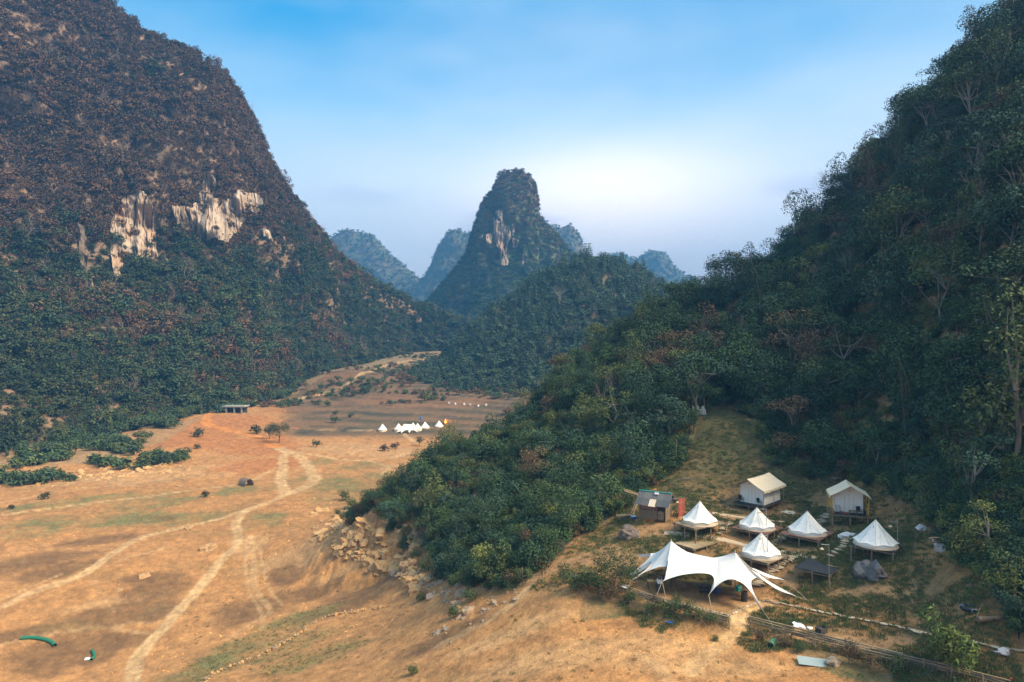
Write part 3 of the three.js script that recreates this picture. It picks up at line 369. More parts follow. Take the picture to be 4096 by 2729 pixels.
function cover(m, stand, rng, px0, px1, A0, mask) {      // plants over a mountain's side, one for every A0 square metres
  for (let px = px0; px < px1; px += 4) for (let s = 0.005; s < 1.12; s += 0.02) {
    const a = m.pt(px, s), b = m.pt(px + 4, s), c = m.pt(px, s + 0.02), area = V().crossVectors(b.clone().sub(a), c.clone().sub(a)).length(); let n = area / A0; n = Math.floor(n) + (rng() < n % 1 ? 1 : 0);
    for (let k = 0; k < n; k++) { const u = px + rng() * 4, p = m.pt(u, s + rng() * 0.02); mask(p, u, rowOf(p), s); }
  }
}
{
  const rng = mulberry(71), st = new Stand('mountain_forest', 'brown and green scrub forest covering the steep limestone mountain', 'forest', farPlants);
  const bare = (u, r) => CLIFF_LEFT.some((P, n) => inPoly(P, u + (rng() - 0.5) * 3, r - 2)) && rng() < 0.88;
  cover(LEFT, st, rng, -120, 500, 4.8, (p, u, r, s) => {
    if (bare(u, r)) return;
    const n = fbm(p.x / 45, p.y / 45, p.z / 45, 4), high = smooth(300, 190, r + 40 * n) * smooth(420, 250, u), isBrown = high * 0.95 + 0.9 * n + 0.8 * (rng() - 0.5) > 0.36, fall = rng();
    const base = isBrown ? BROWN[Math.floor(rng() * 4)] : GREEN[Math.floor(rng() * 5)], q = (0.55 + 0.24 * rng()) * (1 + 0.4 * n);
    const k = pickWeighted(rng(), isBrown ? [[0, 0.25], [4, 0.25], [6, 0.25], [7, 0.2], [8, 0.05]] : [[0, 0.22], [1, 0.22], [2, 0.12], [3, 0.1], [6, 0.18], [7, 0.13], [8, 0.03]]);
    const big = 0.72 + 0.75 * clamp(0.5 + 1.6 * fbm(p.x / 17, p.y / 17, p.z / 17 + 50, 3)); if (big < 0.8 && rng() < 0.12) return; const H = big * (k > 5 && k < 8 ? 0.9 + rng() * 0.9 : 0.42 + 0.75 * rng() ** 3 + 0.2 * (r > 270 ? 1 : 0));
    st.add(k, p.add(V(0, -0.4, 0)), H, rng() * 6.28, k === 8 ? [0.30, 0.25, 0.22] : base.map(v => v * q), H * (0.8 + 0.4 * rng()));
  });
  for (let n = 0; n < 6500; n++) {                        // wood at the mountain's foot and the scrub on the shore
    const px = -60 + rng() * 400, D = 175 + rng() * 240, [x, z] = xz(px, D), wood = inPoly(LEFTWOOD, x, z), sc = inPoly(LEFTSCRUB, x, z); if (!wood && !sc) continue;
    if (D < 236 && fbm(x / 8, z / 8, 21, 3) < (sc ? 0.04 : -0.02)) continue; if (trackAt(x, z) > 0.1 || (!sc && inPatch(PATCH.red, x, z) > 0.5)) continue;
    const k = sc ? 6 + Math.floor(rng() * 2) : pickWeighted(rng(), [[0, 0.3], [1, 0.3], [2, 0.1], [6, 0.15], [7, 0.15]]), H = k > 5 ? 0.8 + rng() * 0.8 : 0.45 + 0.4 * rng(), g = GREEN[Math.floor(rng() * 4)], q = 0.8 + 0.4 * rng();
    st.add(k, onGround(x, z, -0.3), H, rng() * 6.28, g.map(v => v * q));
  }
  st.done();
  const s2 = new Stand('wooded_hill_forest', 'dense blue green forest of tiered crowns on the rounded hill', 'forest', farPlants);
  cover(MID, s2, rng, 408, 735, 11, (p, u, r, s) => { const k = pickWeighted(rng(), [[5, 0.42], [0, 0.16], [1, 0.14], [2, 0.12], [3, 0.12], [8, 0.04]]), H = 0.5 + 0.8 * rng() ** 2, q = 0.8 + 0.4 * rng(); s2.add(k, p.add(V(0, -0.5, 0)), H, rng() * 6.28, k === 8 ? [0.3, 0.26, 0.22] : [0.058 * q, 0.105 * q, 0.062 * q], H * (0.8 + 0.35 * rng())); });
  s2.done();
  const s3 = new Stand('peak_forest', 'dark scrub and small trees clinging to the pointed limestone peak', 'forest', farPlants);
  cover(PEAK, s3, rng, 382, 698, 8, (p, u, r, s) => { if (CLIFF_PEAK.some(P => inPoly(P, u, r - 1)) && rng() < 0.95) return; const k = pickWeighted(rng(), [[0, 0.35], [1, 0.3], [2, 0.1], [4, 0.1], [6, 0.15]]), b = rng() < smooth(270, 200, r) * 0.7 ? BROWN[1] : GREEN[Math.floor(rng() * 4)], H = (k > 5 ? 1.5 : 0.45) + 0.7 * rng() ** 3; s3.add(k, p.add(V(0, -0.8, 0)), H, rng() * 6.28, b); });
  s3.done();
  const s4 = new Stand('far_forest', 'hazy forest covering the far blue mountains', 'forest', farPlants);
  for (const m of FARS) cover(m, s4, rng, m.ridge[0][0], m.ridge[m.ridge.length - 1][0] - 4, 40, (p, u, r, s) => { const k = pickWeighted(rng(), [[0, 0.4], [1, 0.4], [2, 0.2]]), H = 0.6 + 1.0 * rng() ** 3; s4.add(k, p.add(V(0, -1, 0)), H, rng() * 6.28, rng() < 0.35 ? BROWN[1] : GREEN[0]); });
  s4.done();
}
// ---------------------------------------------------------------- trees and bushes on the near hill
const near = {};
{
  const spec = { round: [[21, 22, 23, 34], 1900, 0.27], spreading: [[24, 25, 35], 1900, 0.27], tall: [[26, 36], 1800, 0.26], sparse: [[27, 28, 37], 800, 0.28], bush: [[29, 30, 31], 850, 0.24], feathery: [[32, 33], 900, 0.3] };
  for (const k in spec) near[k] = spec[k][0].map(s => plant(k, s, spec[k][1], spec[k][2]));
}
const CROWNS = [['dark green', leafMat(0.030, 0.068, 0.030)], ['green', leafMat(0.046, 0.096, 0.036)], ['olive green', leafMat(0.078, 0.112, 0.038)], ['yellow green', leafMat(0.12, 0.155, 0.045)], ['blue green', leafMat(0.036, 0.082, 0.052)], ['brownish', leafMat(0.12, 0.090, 0.052)]];
const nearInst = []; for (const k in near) for (const p of near[k]) nearInst.push({ geo: merged(p), mat: instMat, name: KIND[k].name, H: KIND[k].H, kind: k });
const bares = [41, 42, 43, 44, 45, 46].map(s => bareTree(mulberry(s), 7, 0.7, 5, [0.27, 0.23, 0.19]).build());
const HILLTREES = [];
{
  const rng = mulberry(99), cand = [], stepM = 2.7;
  for (let gx = -60; gx < 190; gx += stepM) for (let gz = -300; gz < -36; gz += stepM) {
    const x = gx + (rng() - 0.5) * stepM * 1.1, z = gz + (rng() - 0.5) * stepM * 1.1; if (!inPoly(FOREST, x, z)) continue;
    const D = -z, px = CX + x * F / D; if (px > 1180 || px < 330) continue;
    const y = height(x, z), n = fbm(x / 16, z / 16, 51, 3), edge = D < 118 && px < 560 || y < 26, r = rng(); let kind;
    const wild = smooth(0.1, 0.35, n);
    if (edge) { if (D > 70 && rng() < 0.12) continue; kind = pickWeighted(r, px > 640 ? [['bush', 0.4], ['feathery', 0.24], ['round', 0.24], ['sparse', 0.06], ['spreading', 0.06]] : [['bush', 0.5], ['feathery', 0.32], ['round', 0.13], ['sparse', 0.05]]); }
    else { if (rng() < 0.15) continue; kind = pickWeighted(r, [['round', 0.34], ['spreading', 0.17], ['tall', 0.10], ['sparse', 0.13], ['bush', 0.16], ['feathery', 0.10]]); }
    const big = kind === 'bush' || kind === 'feathery'; let s = big ? 0.6 + 0.75 * rng() : 0.42 + 0.8 * rng() ** 1.8;
    if (px < 400) s *= 0.95; else if (big) s *= 1.15; if (!big && px > 640 && y > 27) s *= 1.35;
    const tone = px > 520 && n > 0.12 && D > 90 && rng() < 0.2 ? 5 : pickWeighted(rng(), [[0, 0.32], [1, 0.24], [2, 0.2], [3, 0.05], [4, 0.19]]);
    const v = Math.floor(rng() * near[kind].length), vis = ground(clamp(px, 0, 1023), clamp(CY - (y + KIND[kind].H * s * 0.8 - EYE) * F / D, 0, 681));
    cand.push({ p: V(x, y - 0.15, z), kind, v, s, sy: s * (0.85 + 0.35 * rng()), t: rng() * 6.28, tone, size: KIND[kind].H * s / D * (px > 1030 ? 0.2 : 1) });
  }
  cand.sort((a, b) => b.size - a.size);
  const WHERE = k => k.p.x < 20 && -k.p.z > 70 && k.p.y < 24 ? 'rocky spur beside the lake bed' : 'steep hillside behind the tents';
  const used = { tree: 0, bush: 0 };
  const rest = new Stand('hill_forest', 'mixed forest and scrub filling the hillside above the camp', 'forest', nearInst);
  for (const c of cand) {
    const isBush = c.kind === 'bush' || c.kind === 'feathery', q = isBush ? 'bush' : 'tree';
    if (used[q] < (isBush ? 230 : 230)) {
      used[q]++; const K = KIND[c.kind], [tn, tm] = CROWNS[c.tone], word = { round: 'round crowned tree', spreading: 'flat spreading tree', tall: 'tall narrow tree', sparse: 'thinly leaved tree', bush: 'leafy bush', feathery: 'feathery upright shrub' }[c.kind], lab = `${tn} ${word} on the ${WHERE(c)}`;
      const o = thing(K.name, lab, isBush ? 'bush' : 'tree', c.p, c.t, lab.replace(/^/, 'each ')); mesh('trunk', near[c.kind][c.v].wood, woodMat, o); mesh('crown', near[c.kind][c.v].leaves, tm, o); o.scale.set(c.s, c.sy, c.s);
    } else { const k = nearInst.findIndex(n => n.kind === c.kind) + c.v, m = CROWNS[c.tone][1].color, f = 0.85 + 0.3 * rng(); rest.add(k, c.p, c.s, c.t, [m.r * f, m.g * f, m.b * f], c.sy); }
  }
  for (let n = 0; n < 11000; n++) {                         // undergrowth between the trees
    const px = 340 + rng() * 760, D = Math.exp(lerp(Math.log(46), Math.log(190), rng())), [x, z] = xz(px, D); if (!inPoly(FOREST, x, z)) continue;
    const want = rng() < 0.6 ? 'bush' : 'feathery', k = nearInst.findIndex(q => q.kind === want), s = 0.45 + 0.5 * rng(), m = CROWNS[rng() < 0.06 ? 5 : Math.floor(rng() * 5)][1].color; rest.add(k + (rng() < 0.5 ? 1 : 0), onGround(x, z, -0.1), s, rng() * 6, [m.r, m.g, m.b], s * (0.7 + 0.4 * rng()));
  }
  rest.done();
  // pale leafless trees among the green
  for (const [px, py, D, s, v] of [[905, 225, 150, 1.3, 0], [925, 320, 120, 1.1, 1], [990, 330, 95, 1.3, 2], [848, 330, 125, 1.1, 1], [868, 350, 118, 0.6, 2], [800, 360, 118, 0.8, 0], [690, 300, 190, 1.3, 1], [560, 300, 480, 2.2, 1], [735, 262, 215, 1.4, 2], [715, 285, 225, 1.2, 0], [612, 395, 120, 0.8, 2], [830, 178, 185, 1.4, 0], [650, 360, 135, 0.8, 0]]) {
    const [x, z] = xz(px, D); let p = onGround(x, z); if (D === 480) { p = MID.pt(px, 0.55); }
    const o = mesh('bare_tree', bares[v + (px % 2 ? 3 : 0)], woodMat); o.position.copy(p); o.scale.setScalar(s); o.rotation.y = px; tag(o, D === 480 ? 'pale leafless tree spreading above the canopy of the rounded hill' : 'pale leafless tree standing among the green hillside trees', 'tree', D === 480 ? undefined : 'bare trees on the hillside');
  }
}
// ---------------------------------------------------------------- the camp
const woodTex = grayTexture(256, (u, v) => 0.78 + 0.22 * tileNoise(u * 1, v * 1, 4, 3, 2) * 0.6 + 0.2 * tileNoise(u, (v * 8) % 1, 16, 3, 7)); woodTex.colorSpace = THREE.SRGBColorSpace;
const clothBump = grayTexture(256, (u, v) => 0.5 + 0.45 * tileNoise(u, v, 5, 5, 31));
const timber = [[0.48, 0.33, 0.19], [0.42, 0.29, 0.17], [0.54, 0.38, 0.22]].map(c => mat(...c, 0.85, { map: woodTex }));
const bambooM = [[0.68, 0.49, 0.28], [0.60, 0.43, 0.25], [0.74, 0.56, 0.34]].map(c => mat(...c, 0.7, { map: woodTex }));
const redDeck = [[0.46, 0.20, 0.13], [0.41, 0.18, 0.12], [0.50, 0.24, 0.15]].map(c => mat(...c, 0.8, { map: woodTex }));
const blackDeck = [[0.055, 0.052, 0.055], [0.045, 0.043, 0.046], [0.065, 0.06, 0.06]].map(c => mat(...c, 0.7, { map: woodTex }));
const logM = mat(0.48, 0.36, 0.24, 0.9, { map: woodTex }), oldPole = mat(0.33, 0.27, 0.20, 0.9, { map: woodTex }), stoneM = [[0.46, 0.34, 0.22], [0.52, 0.40, 0.27], [0.40, 0.29, 0.19]].map(c => mat(...c, 0.95)), greyRock = mat(0.20, 0.185, 0.175, 0.95), tanRock = mat(0.47, 0.33, 0.21, 0.95);
const canvasTex = grayTexture(256, (u, v) => { const n = tileNoise(u, v, 4, 5, 77), s = tileNoise(u, v, 10, 4, 12); const k = 0.985 + 0.03 * n - 0.07 * smooth(0.3, 0.5, s); return [k, k * 0.985, k * 0.965]; }); canvasTex.colorSpace = THREE.SRGBColorSpace;
const canvas = mat(0.90, 0.88, 0.84, 0.85, { map: canvasTex, bumpMap: clothBump, bumpScale: 0.02 }), cream = mat(0.84, 0.70, 0.52, 0.85, { map: canvasTex, bumpMap: clothBump, bumpScale: 0.02 }), tanCloth = mat(0.56, 0.42, 0.29, 0.9), seamM = mat(0.50, 0.44, 0.37, 0.9), ropeM = mat(0.52, 0.45, 0.36, 0.9), steel = mat(0.45, 0.45, 0.45, 0.4, { metalness: 0.7 }), black = mat(0.02, 0.02, 0.022, 0.6), darkMetal = mat(0.10, 0.10, 0.10, 0.5, { metalness: 0.5 }), yellowPole = mat(0.72, 0.42, 0.06, 0.6), whitePlastic = mat(0.78, 0.78, 0.78, 0.5), teal = mat(0.03, 0.32, 0.27, 0.5), blueM = mat(0.04, 0.13, 0.38, 0.45), redM = mat(0.34, 0.07, 0.05, 0.7);
const rngC = mulberry(2024), R1 = (a = 1) => (rngC() - 0.5) * 2 * a;
function deckFrame(L, Fp, Rp, y, inset = 0) {
  const l = level(...L, y), f = level(...Fp, y), r = level(...Rp, y), ex = V(f.x - l.x, 0, f.z - l.z), w = ex.length(), t = Math.atan2(-ex.z, ex.x), c = l.clone().add(r).multiplyScalar(0.5);
  const ez = V(Math.sin(t), 0, Math.cos(t)), d = Math.abs((r.x - f.x) * ez.x + (r.z - f.z) * ez.z);
  const cx = f.clone().addScaledVector(ex.normalize(), -w / 2).addScaledVector(ez, -d / 2); return { c: V(cx.x, y, cx.z), t, w, d };
}
function platform(name, label, fr, mats, legM, o = {}) {
  const { c, t } = fr, w = fr.w * (o.grow || 1), d = fr.d * (o.grow || 1), p = thing(name, label, 'platform', c, t, o.group), n = Math.round(d / 0.17), inv = a => { const q = a.clone().applyAxisAngle(V(0, 1, 0), t).add(c); return height(q.x, q.z) - c.y; };
  for (let k = 0; k < n; k++) { const b = mesh('plank', box(w + R1(0.03), 0.035, d / n - 0.012), mats[Math.floor(rngC() * 3)], p); b.position.set(R1(0.015), -0.02 + R1(0.004), -d / 2 + (k + 0.5) * d / n); }
  for (const x of [-w / 2 + 0.08, 0, w / 2 - 0.08]) { const b = mesh('beam', rod(V(x, -0.10, -d / 2 - 0.08), V(x, -0.10, d / 2 + 0.08), 0.055, 0.05, 7), legM, p); }
  for (const z of [-d / 2 + 0.1, d / 2 - 0.1]) mesh('joist', rod(V(-w / 2 - 0.1, -0.20, z), V(w / 2 + 0.1, -0.20, z), 0.06, 0.05, 7), legM, p);
  for (const x of [-w / 2 + 0.1, 0, w / 2 - 0.1]) for (const z of [-d / 2 + 0.1, 0, d / 2 - 0.1]) { if (!x && !z) continue; const g0 = inv(V(x, 0, z)); mesh('leg', rod(V(x + R1(0.05), g0 - 0.25, z + R1(0.05)), V(x, -0.05, z), 0.075, 0.062, 7), legM, p); }
  return p;
}
function bellTent(label, fr, R, H, o = {}) {
  const t = thing('bell_tent', label, 'tent', fr.c, fr.t + (o.turn || 0), 'bell tents of the camp'), eave = 0.34, n = 8, A = 64, B = 14, g = new Geo(), P = [], s0 = R1(9);
  const surf = (a, q) => { const th = a / A * 6.2832, f = (a / A * n) % 1, sag = Math.sin(f * Math.PI) ** 1.2, r = 0.04 + (R - 0.04) * q * (1 - 0.085 * sag * q) * (1 + 0.012 * noise(th * 3 + s0, q * 4, 1)), y = eave + (H - eave) * (1 - q) ** 1.2 - 0.07 * sag * Math.sin(q * Math.PI) + 0.085 * sag * smooth(0.8, 1, q); return V(Math.cos(th) * r, y, Math.sin(th) * r); };
  for (let b = 0; b <= B; b++) for (let a = 0; a <= A; a++) { const p = surf(a % A, b / B); g.vert(p.x, p.y, p.z, null, a / A * 6, b / B * 2); if (a && b) { const m = b * (A + 1) + a; g.quad(m - A - 2, m - 1, m, m - A - 1); } }
  mesh('canopy', g.build(), canvas, t);
  const wl = new Geo(); for (let a = 0; a <= 48; a++) { const th = a / 48 * 6.2832, sag = Math.sin((a / 48 * n % 1) * Math.PI), r = R * (0.93 - 0.04 * sag); for (const y of [0.37, 0.1]) wl.vert(Math.cos(th) * r, y, Math.sin(th) * r); if (a) { const m = a * 2; wl.quad(m - 2, m - 1, m + 1, m); } }
  mesh('side_wall', wl.build(), o.wall || canvas, t);
  const bs = new Geo(); for (let a = 0; a <= 48; a++) { const th = a / 48 * 6.2832; for (const [r, y] of [[R * 0.925, 0.14], [R * 0.99, 0.005]]) bs.vert(Math.cos(th) * r, y, Math.sin(th) * r); if (a) { const m = a * 2; bs.quad(m - 2, m - 1, m + 1, m); } }
  mesh('ground_skirt', bs.build(), tanCloth, t);
  for (let k = 0; k < n; k++) { const pts = []; for (let b = 0; b <= 6; b++) pts.push(surf(k * A / n, b / 6).add(V(0, 0.006, 0))); mesh('seam', wire(pts, 0.012, 4), seamM, t); const e = surf(k * A / n, 1), f = e.clone().multiplyScalar(1.2); f.y = 0.02; mesh('guy_rope', rod(e, f, 0.012, 0.012, 4), ropeM, t); }
  mesh('pole_cap', rod(V(0, H - 0.03, 0), V(0, H + 0.09, 0), 0.05, 0.025, 8), tanCloth, t);
  const da = o.door ?? 12, dp = []; for (let b = 2; b <= 14; b++) dp.push(surf(da, b / 14).multiplyScalar(1.004).add(V(0, 0.012, 0))); mesh('door_zip', wire(dp, 0.014, 4), seamM, t);
  for (const s of [-5, 5]) { const q = []; for (let b = 5; b <= 14; b++) q.push(surf(da + s * b / 14, b / 14).multiplyScalar(1.003).add(V(0, 0.01, 0))); mesh('door_edge', wire(q, 0.009, 4), seamM, t); }
  for (const a of [o.vent ?? 20, (o.vent ?? 20) + 32]) { const v = surf(a, 0.17), w = surf(a + 3, 0.25), x = surf(a - 3, 0.25), g2 = new Geo(), out = V(v.x, 0, v.z).normalize().multiplyScalar(0.09); g2.vert(v.x + out.x * 0.4, v.y + 0.05, v.z + out.z * 0.4); g2.vert(w.x + out.x, w.y, w.z + out.z); g2.vert(x.x + out.x, x.y, x.z + out.z); g2.tri(0, 1, 2); mesh('vent_flap', g2.build(), canvas, t); const g3 = new Geo(); for (const q of [v, w, x]) g3.vert(q.x * 1.01, q.y + 0.01, q.z * 1.01); g3.tri(0, 1, 2); mesh('vent_opening', g3.build(), black, t); }
  return t;
}
const fA = deckFrame([675.5, 522], [696, 528.5], [716, 520.5], 20.4), fB = deckFrame([733.6, 527.3], [766.4, 533.8], [783.6, 527.6], 20), fC = deckFrame([782, 532.8], [818, 539.9], [834, 532.2], 20.1), fD = deckFrame([736, 554.4], [767.7, 562.8], [786.4, 555], 19), fE = deckFrame([852.6, 544.6], [892, 551.5], [903.5, 545], 21);
const fF = deckFrame([674, 543], [694.3, 549], [720, 541.6], 18.85), fG = deckFrame([794, 567], [830, 575], [852, 566.4], 18.9), f1 = deckFrame([735.3, 502], [763, 507], [790.5, 501.5], 20.2), f2 = deckFrame([832, 513.5], [869, 516.2], [881.8, 510.4], 21);
platform('wooden_platform', 'low weathered platform on log legs under the bell tent beside the hut', fA, timber, logM, { grow: 1.1 });
platform('wooden_platform', 'red boarded platform on log legs under the bell tent below the cream gabled tent', fB, redDeck, logM, { grow: 1.1 });
platform('wooden_platform', 'red boarded platform under the bell tent between stone steps and the yellow poled tent', fC, redDeck, logM, { grow: 1.1 });
platform('wooden_platform', 'timber platform with reddish edge under the bell tent behind the star canopy', fD, timber, logM, { grow: 1.1 });
platform('wooden_platform', 'dark boarded platform under the bell tent above the grey boulders', fE, blackDeck, logM, { grow: 1.12 });
platform('wooden_platform', 'bare pale bamboo platform standing behind the white star canopy', fF, bambooM, bambooM[1]);
{ const p = platform('wooden_platform', 'bare black platform on tall crooked legs beside two grey boulders', fG, blackDeck, logM); }
platform('wooden_platform', 'long black deck on short legs under the cream gabled tent', f1, blackDeck, logM, { grow: 1.1 });
platform('wooden_platform', 'dark deck on tall straight legs under the yellow poled tent', f2, blackDeck, bambooM[1]);
bellTent('white bell tent with tall cream side wall beside the corrugated hut', fA, 1.9, 2.3, { wall: cream, door: 6, turn: 0.5 });
bellTent('white bell tent on red boards below the cream gabled tent', fB, 1.9, 2.1, { door: 10, vent: 16 });
bellTent('white bell tent on red boards near the yellow poled tent', fC, 1.92, 2.2, { door: 13, vent: 40, turn: 0.3 });
bellTent('white bell tent directly behind the star shaped canopy', fD, 1.9, 2.15, { door: 10, vent: 18, turn: 0.15 });
bellTent('white bell tent on a dark deck above the grey boulders', fE, 1.95, 2.3, { door: 9, vent: 22, turn: 0.2 });

function safari(label, fr, o) {
  const w = fr.w * (o.grow || 1), d = fr.d * (o.grow || 1), t = thing('gabled_tent', label, 'tent', fr.c, fr.t, 'gabled tents of the camp'), H = o.H, E = o.E, ov = 0.2, zf = d / 2 + 0.25, zb = -d / 2 - 0.1, N = 16;
  for (const s of [-1, 1]) {
    const g = new Geo(); for (let i = 0; i <= N; i++) for (let j = 0; j <= 10; j++) { const z = lerp(zf, zb, i / N), q = j / 10, sag = Math.sin(q * Math.PI) * (0.05 + 0.05 * Math.abs(Math.sin(i / N * Math.PI * 3))) + 0.05 * Math.sin(i / N * Math.PI) * (1 - q), x = s * (w / 2 + ov) * q, y = lerp(H, E, q) - sag; g.vert(x, y, z, null, z, q * 2.5); if (i && j) { const m = i * 11 + j; g.quad(m - 12, m - 11, m, m - 1); } }
    mesh('roof_panel', g.build(), cream, t);
    const v = new Geo(); for (let i = 0; i <= N; i++) { const z = lerp(zf, zb, i / N), x = s * (w / 2 + ov), k = 0.03 * Math.sin(i * 2.1); v.vert(x, E, z); v.vert(x + s * (0.02 + k), E - 0.27 + 0.03 * Math.sin(i * 1.3), z); if (i) { const m = i * 2; v.quad(m - 2, m - 1, m + 1, m); } }
    mesh('valance', v.build(), cream, t);
    for (const z of [d / 2 - 0.05, 0, -d / 2 + 0.05]) mesh('pole', rod(V(s * (w / 2 - 0.03), 0, z), V(s * (w / 2 + 0.02), E + 0.02, z), 0.035, 0.035, 7), o.pole, t);
    if (o.extra) mesh('pole', rod(V(s * (w / 2 - 0.22), 0, d / 2 - 0.05), V(s * (w / 2 - 0.02), E * 0.75, d / 2 - 0.05), 0.03, 0.03, 6), o.pole, t);
    const wx = s * (w / 2 - 0.42), sw = new Geo(); for (let i = 0; i <= 20; i++) for (let j = 0; j <= 6; j++) { const z = lerp(d / 2 - 1.05, -d / 2 + 0.2, i / 20); sw.vert(wx + 0.035 * noise(i * 0.7, j * 0.5, s) , j / 6 * (E + 0.16), z); if (i && j) { const m = i * 7 + j; sw.quad(m - 8, m - 7, m, m - 1); } }
    mesh('side_wall', sw.build(), o.wall, t);
    const wn = mesh('window_flap', box(0.03, 0.7, 0.85, wx + s * 0.03, 1.2, -0.3), cream, t);
    mesh('window_seam', rod(V(wx + s * 0.05, 0.85, -0.72), V(wx + s * 0.05, 0.85, 0.12), 0.012, 0.012, 4), seamM, t);
  }
  for (const [z, nm] of [[d / 2 - 1.05, 'front_wall'], [-d / 2 + 0.2, 'rear_wall']]) { const g = new Geo(), W2 = w / 2 - 0.42; for (let i = 0; i <= 24; i++) for (let j = 0; j <= 10; j++) { const x = lerp(-W2, W2, i / 24), top = lerp(H - 0.12, E + 0.16, Math.abs(x) / W2) - 0.05; g.vert(x, top * j / 10, z + 0.03 * noise(i * 0.6, j * 0.4, w)); if (i && j) { const m = i * 11 + j; g.quad(m - 12, m - 11, m, m - 1); } } mesh(nm, g.build(), o.wall, t); }
  for (const x of [-0.45, 0, 0.45]) mesh('door_seam', rod(V(x, 0.05, d / 2 - 1.0), V(x * 0.95, x ? 1.9 : 2.2, d / 2 - 1.0), 0.013, 0.013, 4), seamM, t);
  mesh('ridge_pole', rod(V(0, H - 0.06, zf - 0.02), V(0, H - 0.06, zb + 0.02), 0.035, 0.035, 6), o.pole, t);
  for (const z of [zf - 0.1, zb + 0.1]) for (const s of [-1, 1]) mesh('rafter', rod(V(0, H - 0.07, z), V(s * (w / 2 + 0.15), E - 0.06, z), 0.025, 0.025, 5), o.pole, t);
  const lamp = mesh('lamp_shade', new THREE.ConeGeometry(0.2, 0.16, 12, 1, true), mat(0.62, 0.42, 0.24, 0.8), t); lamp.position.set(0, H - 0.62, d / 2 - 0.35); mesh('lamp_cord', rod(V(0, H - 0.1, d / 2 - 0.35), V(0, H - 0.55, d / 2 - 0.35), 0.008, 0.008, 4), black, t);
  return t;
}
safari('cream gabled tent with grey poles on a long black deck', f1, { H: 3.15, E: 1.95, pole: steel, wall: canvas, grow: 1.1 });
safari('gabled tent with yellow poles on a tall dark deck', f2, { H: 3.2, E: 2.0, pole: yellowPole, wall: mat(0.80, 0.76, 0.69, 0.9, { bumpMap: clothBump, bumpScale: 0.02 }), extra: true });
const local = (fr, x, z, y = 0) => V(x, y, z).applyAxisAngle(V(0, 1, 0), fr.t).add(fr.c);
function chair(label, p, turn, m = black, group) {
  const c = thing('folding_chair', label, 'chair', p, turn, group); mesh('seat', box(0.46, 0.04, 0.42, 0, 0.38, 0), m, c); const b = mesh('backrest', box(0.46, 0.42, 0.03, 0, 0.62, 0), m, c); b.position.z = -0.22; b.rotation.x = -0.12;
  for (const s of [-1, 1]) { mesh('leg', rod(V(s * 0.21, 0, -0.2), V(s * 0.21, 0.42, 0.22), 0.015, 0.015, 5), darkMetal, c); mesh('leg', rod(V(s * 0.21, 0, 0.2), V(s * 0.21, 0.8, -0.25), 0.015, 0.015, 5), darkMetal, c); mesh('armrest', box(0.04, 0.025, 0.4, s * 0.24, 0.56, 0), m, c); } return c;
}
chair('black folding chair at the corner of the long black deck', local(f1, -f1.w / 2 + 0.6, f1.d / 2 - 0.4), 0.3);
chair('black folding chair against the front wall of the cream gabled tent', local(f1, f1.w / 2 - 0.7, f1.d / 2 - 0.5), 0);
chair('black folding chair on the deck of the yellow poled tent', local(f2, f2.w / 2 - 0.85, f2.d / 2 - 0.5), 0.1);
chair('pale folding chair on the deck of the yellow poled tent', local(f2, -f2.w / 2 + 0.7, f2.d / 2 - 0.6), -0.2, mat(0.6, 0.52, 0.45, 0.8));
{ const b = thing('low_table', 'low wooden table on the deck of the yellow poled tent', 'table', local(f2, 0.35, f2.d / 2 - 0.55), f2.t); mesh('top', box(0.8, 0.05, 0.5, 0, 0.34, 0), timber[0], b); for (const x of [-0.34, 0.34]) for (const z of [-0.19, 0.19]) mesh('leg', box(0.05, 0.32, 0.05, x, 0.16, z), timber[1], b);
  const g = new THREE.PlaneGeometry(0.95, 0.8, 14, 12), q = g.getAttribute('position'); for (let i = 0; i < q.count; i++) { const x = q.getX(i), y = q.getY(i); q.setXYZ(i, x, 0.14 + 0.1 * noise(x * 4, y * 4, 2) - 0.1 * Math.abs(x), y); } g.computeVertexNormals(); const r = mesh('blanket', g, mat(0.30, 0.10, 0.10, 0.95)); r.position.copy(local(f2, -0.55, f2.d / 2 - 0.45)); r.rotation.y = f2.t; tag(r, 'dark red blanket rumpled on the deck of the yellow poled tent', 'blanket'); }
{ const b = mesh('board', new THREE.BoxGeometry(0.95, 0.04, 0.8), redDeck[2]); b.position.copy(local(fG, fG.w / 2 - 0.7, -fG.d / 2 + 0.75, 0.025)); b.rotation.y = fG.t + 0.06; tag(b, 'loose reddish board lying on the bare black platform', 'board'); const e = mesh('plank_offcut', new THREE.BoxGeometry(0.95, 0.06, 0.14), bambooM[0]); e.position.copy(local(fG, fG.w / 2 - 0.65, -fG.d / 2 + 1.28, 0.035)); e.rotation.y = fG.t + 0.05; tag(e, 'pale plank offcut lying in front of the loose reddish board', 'plank'); }

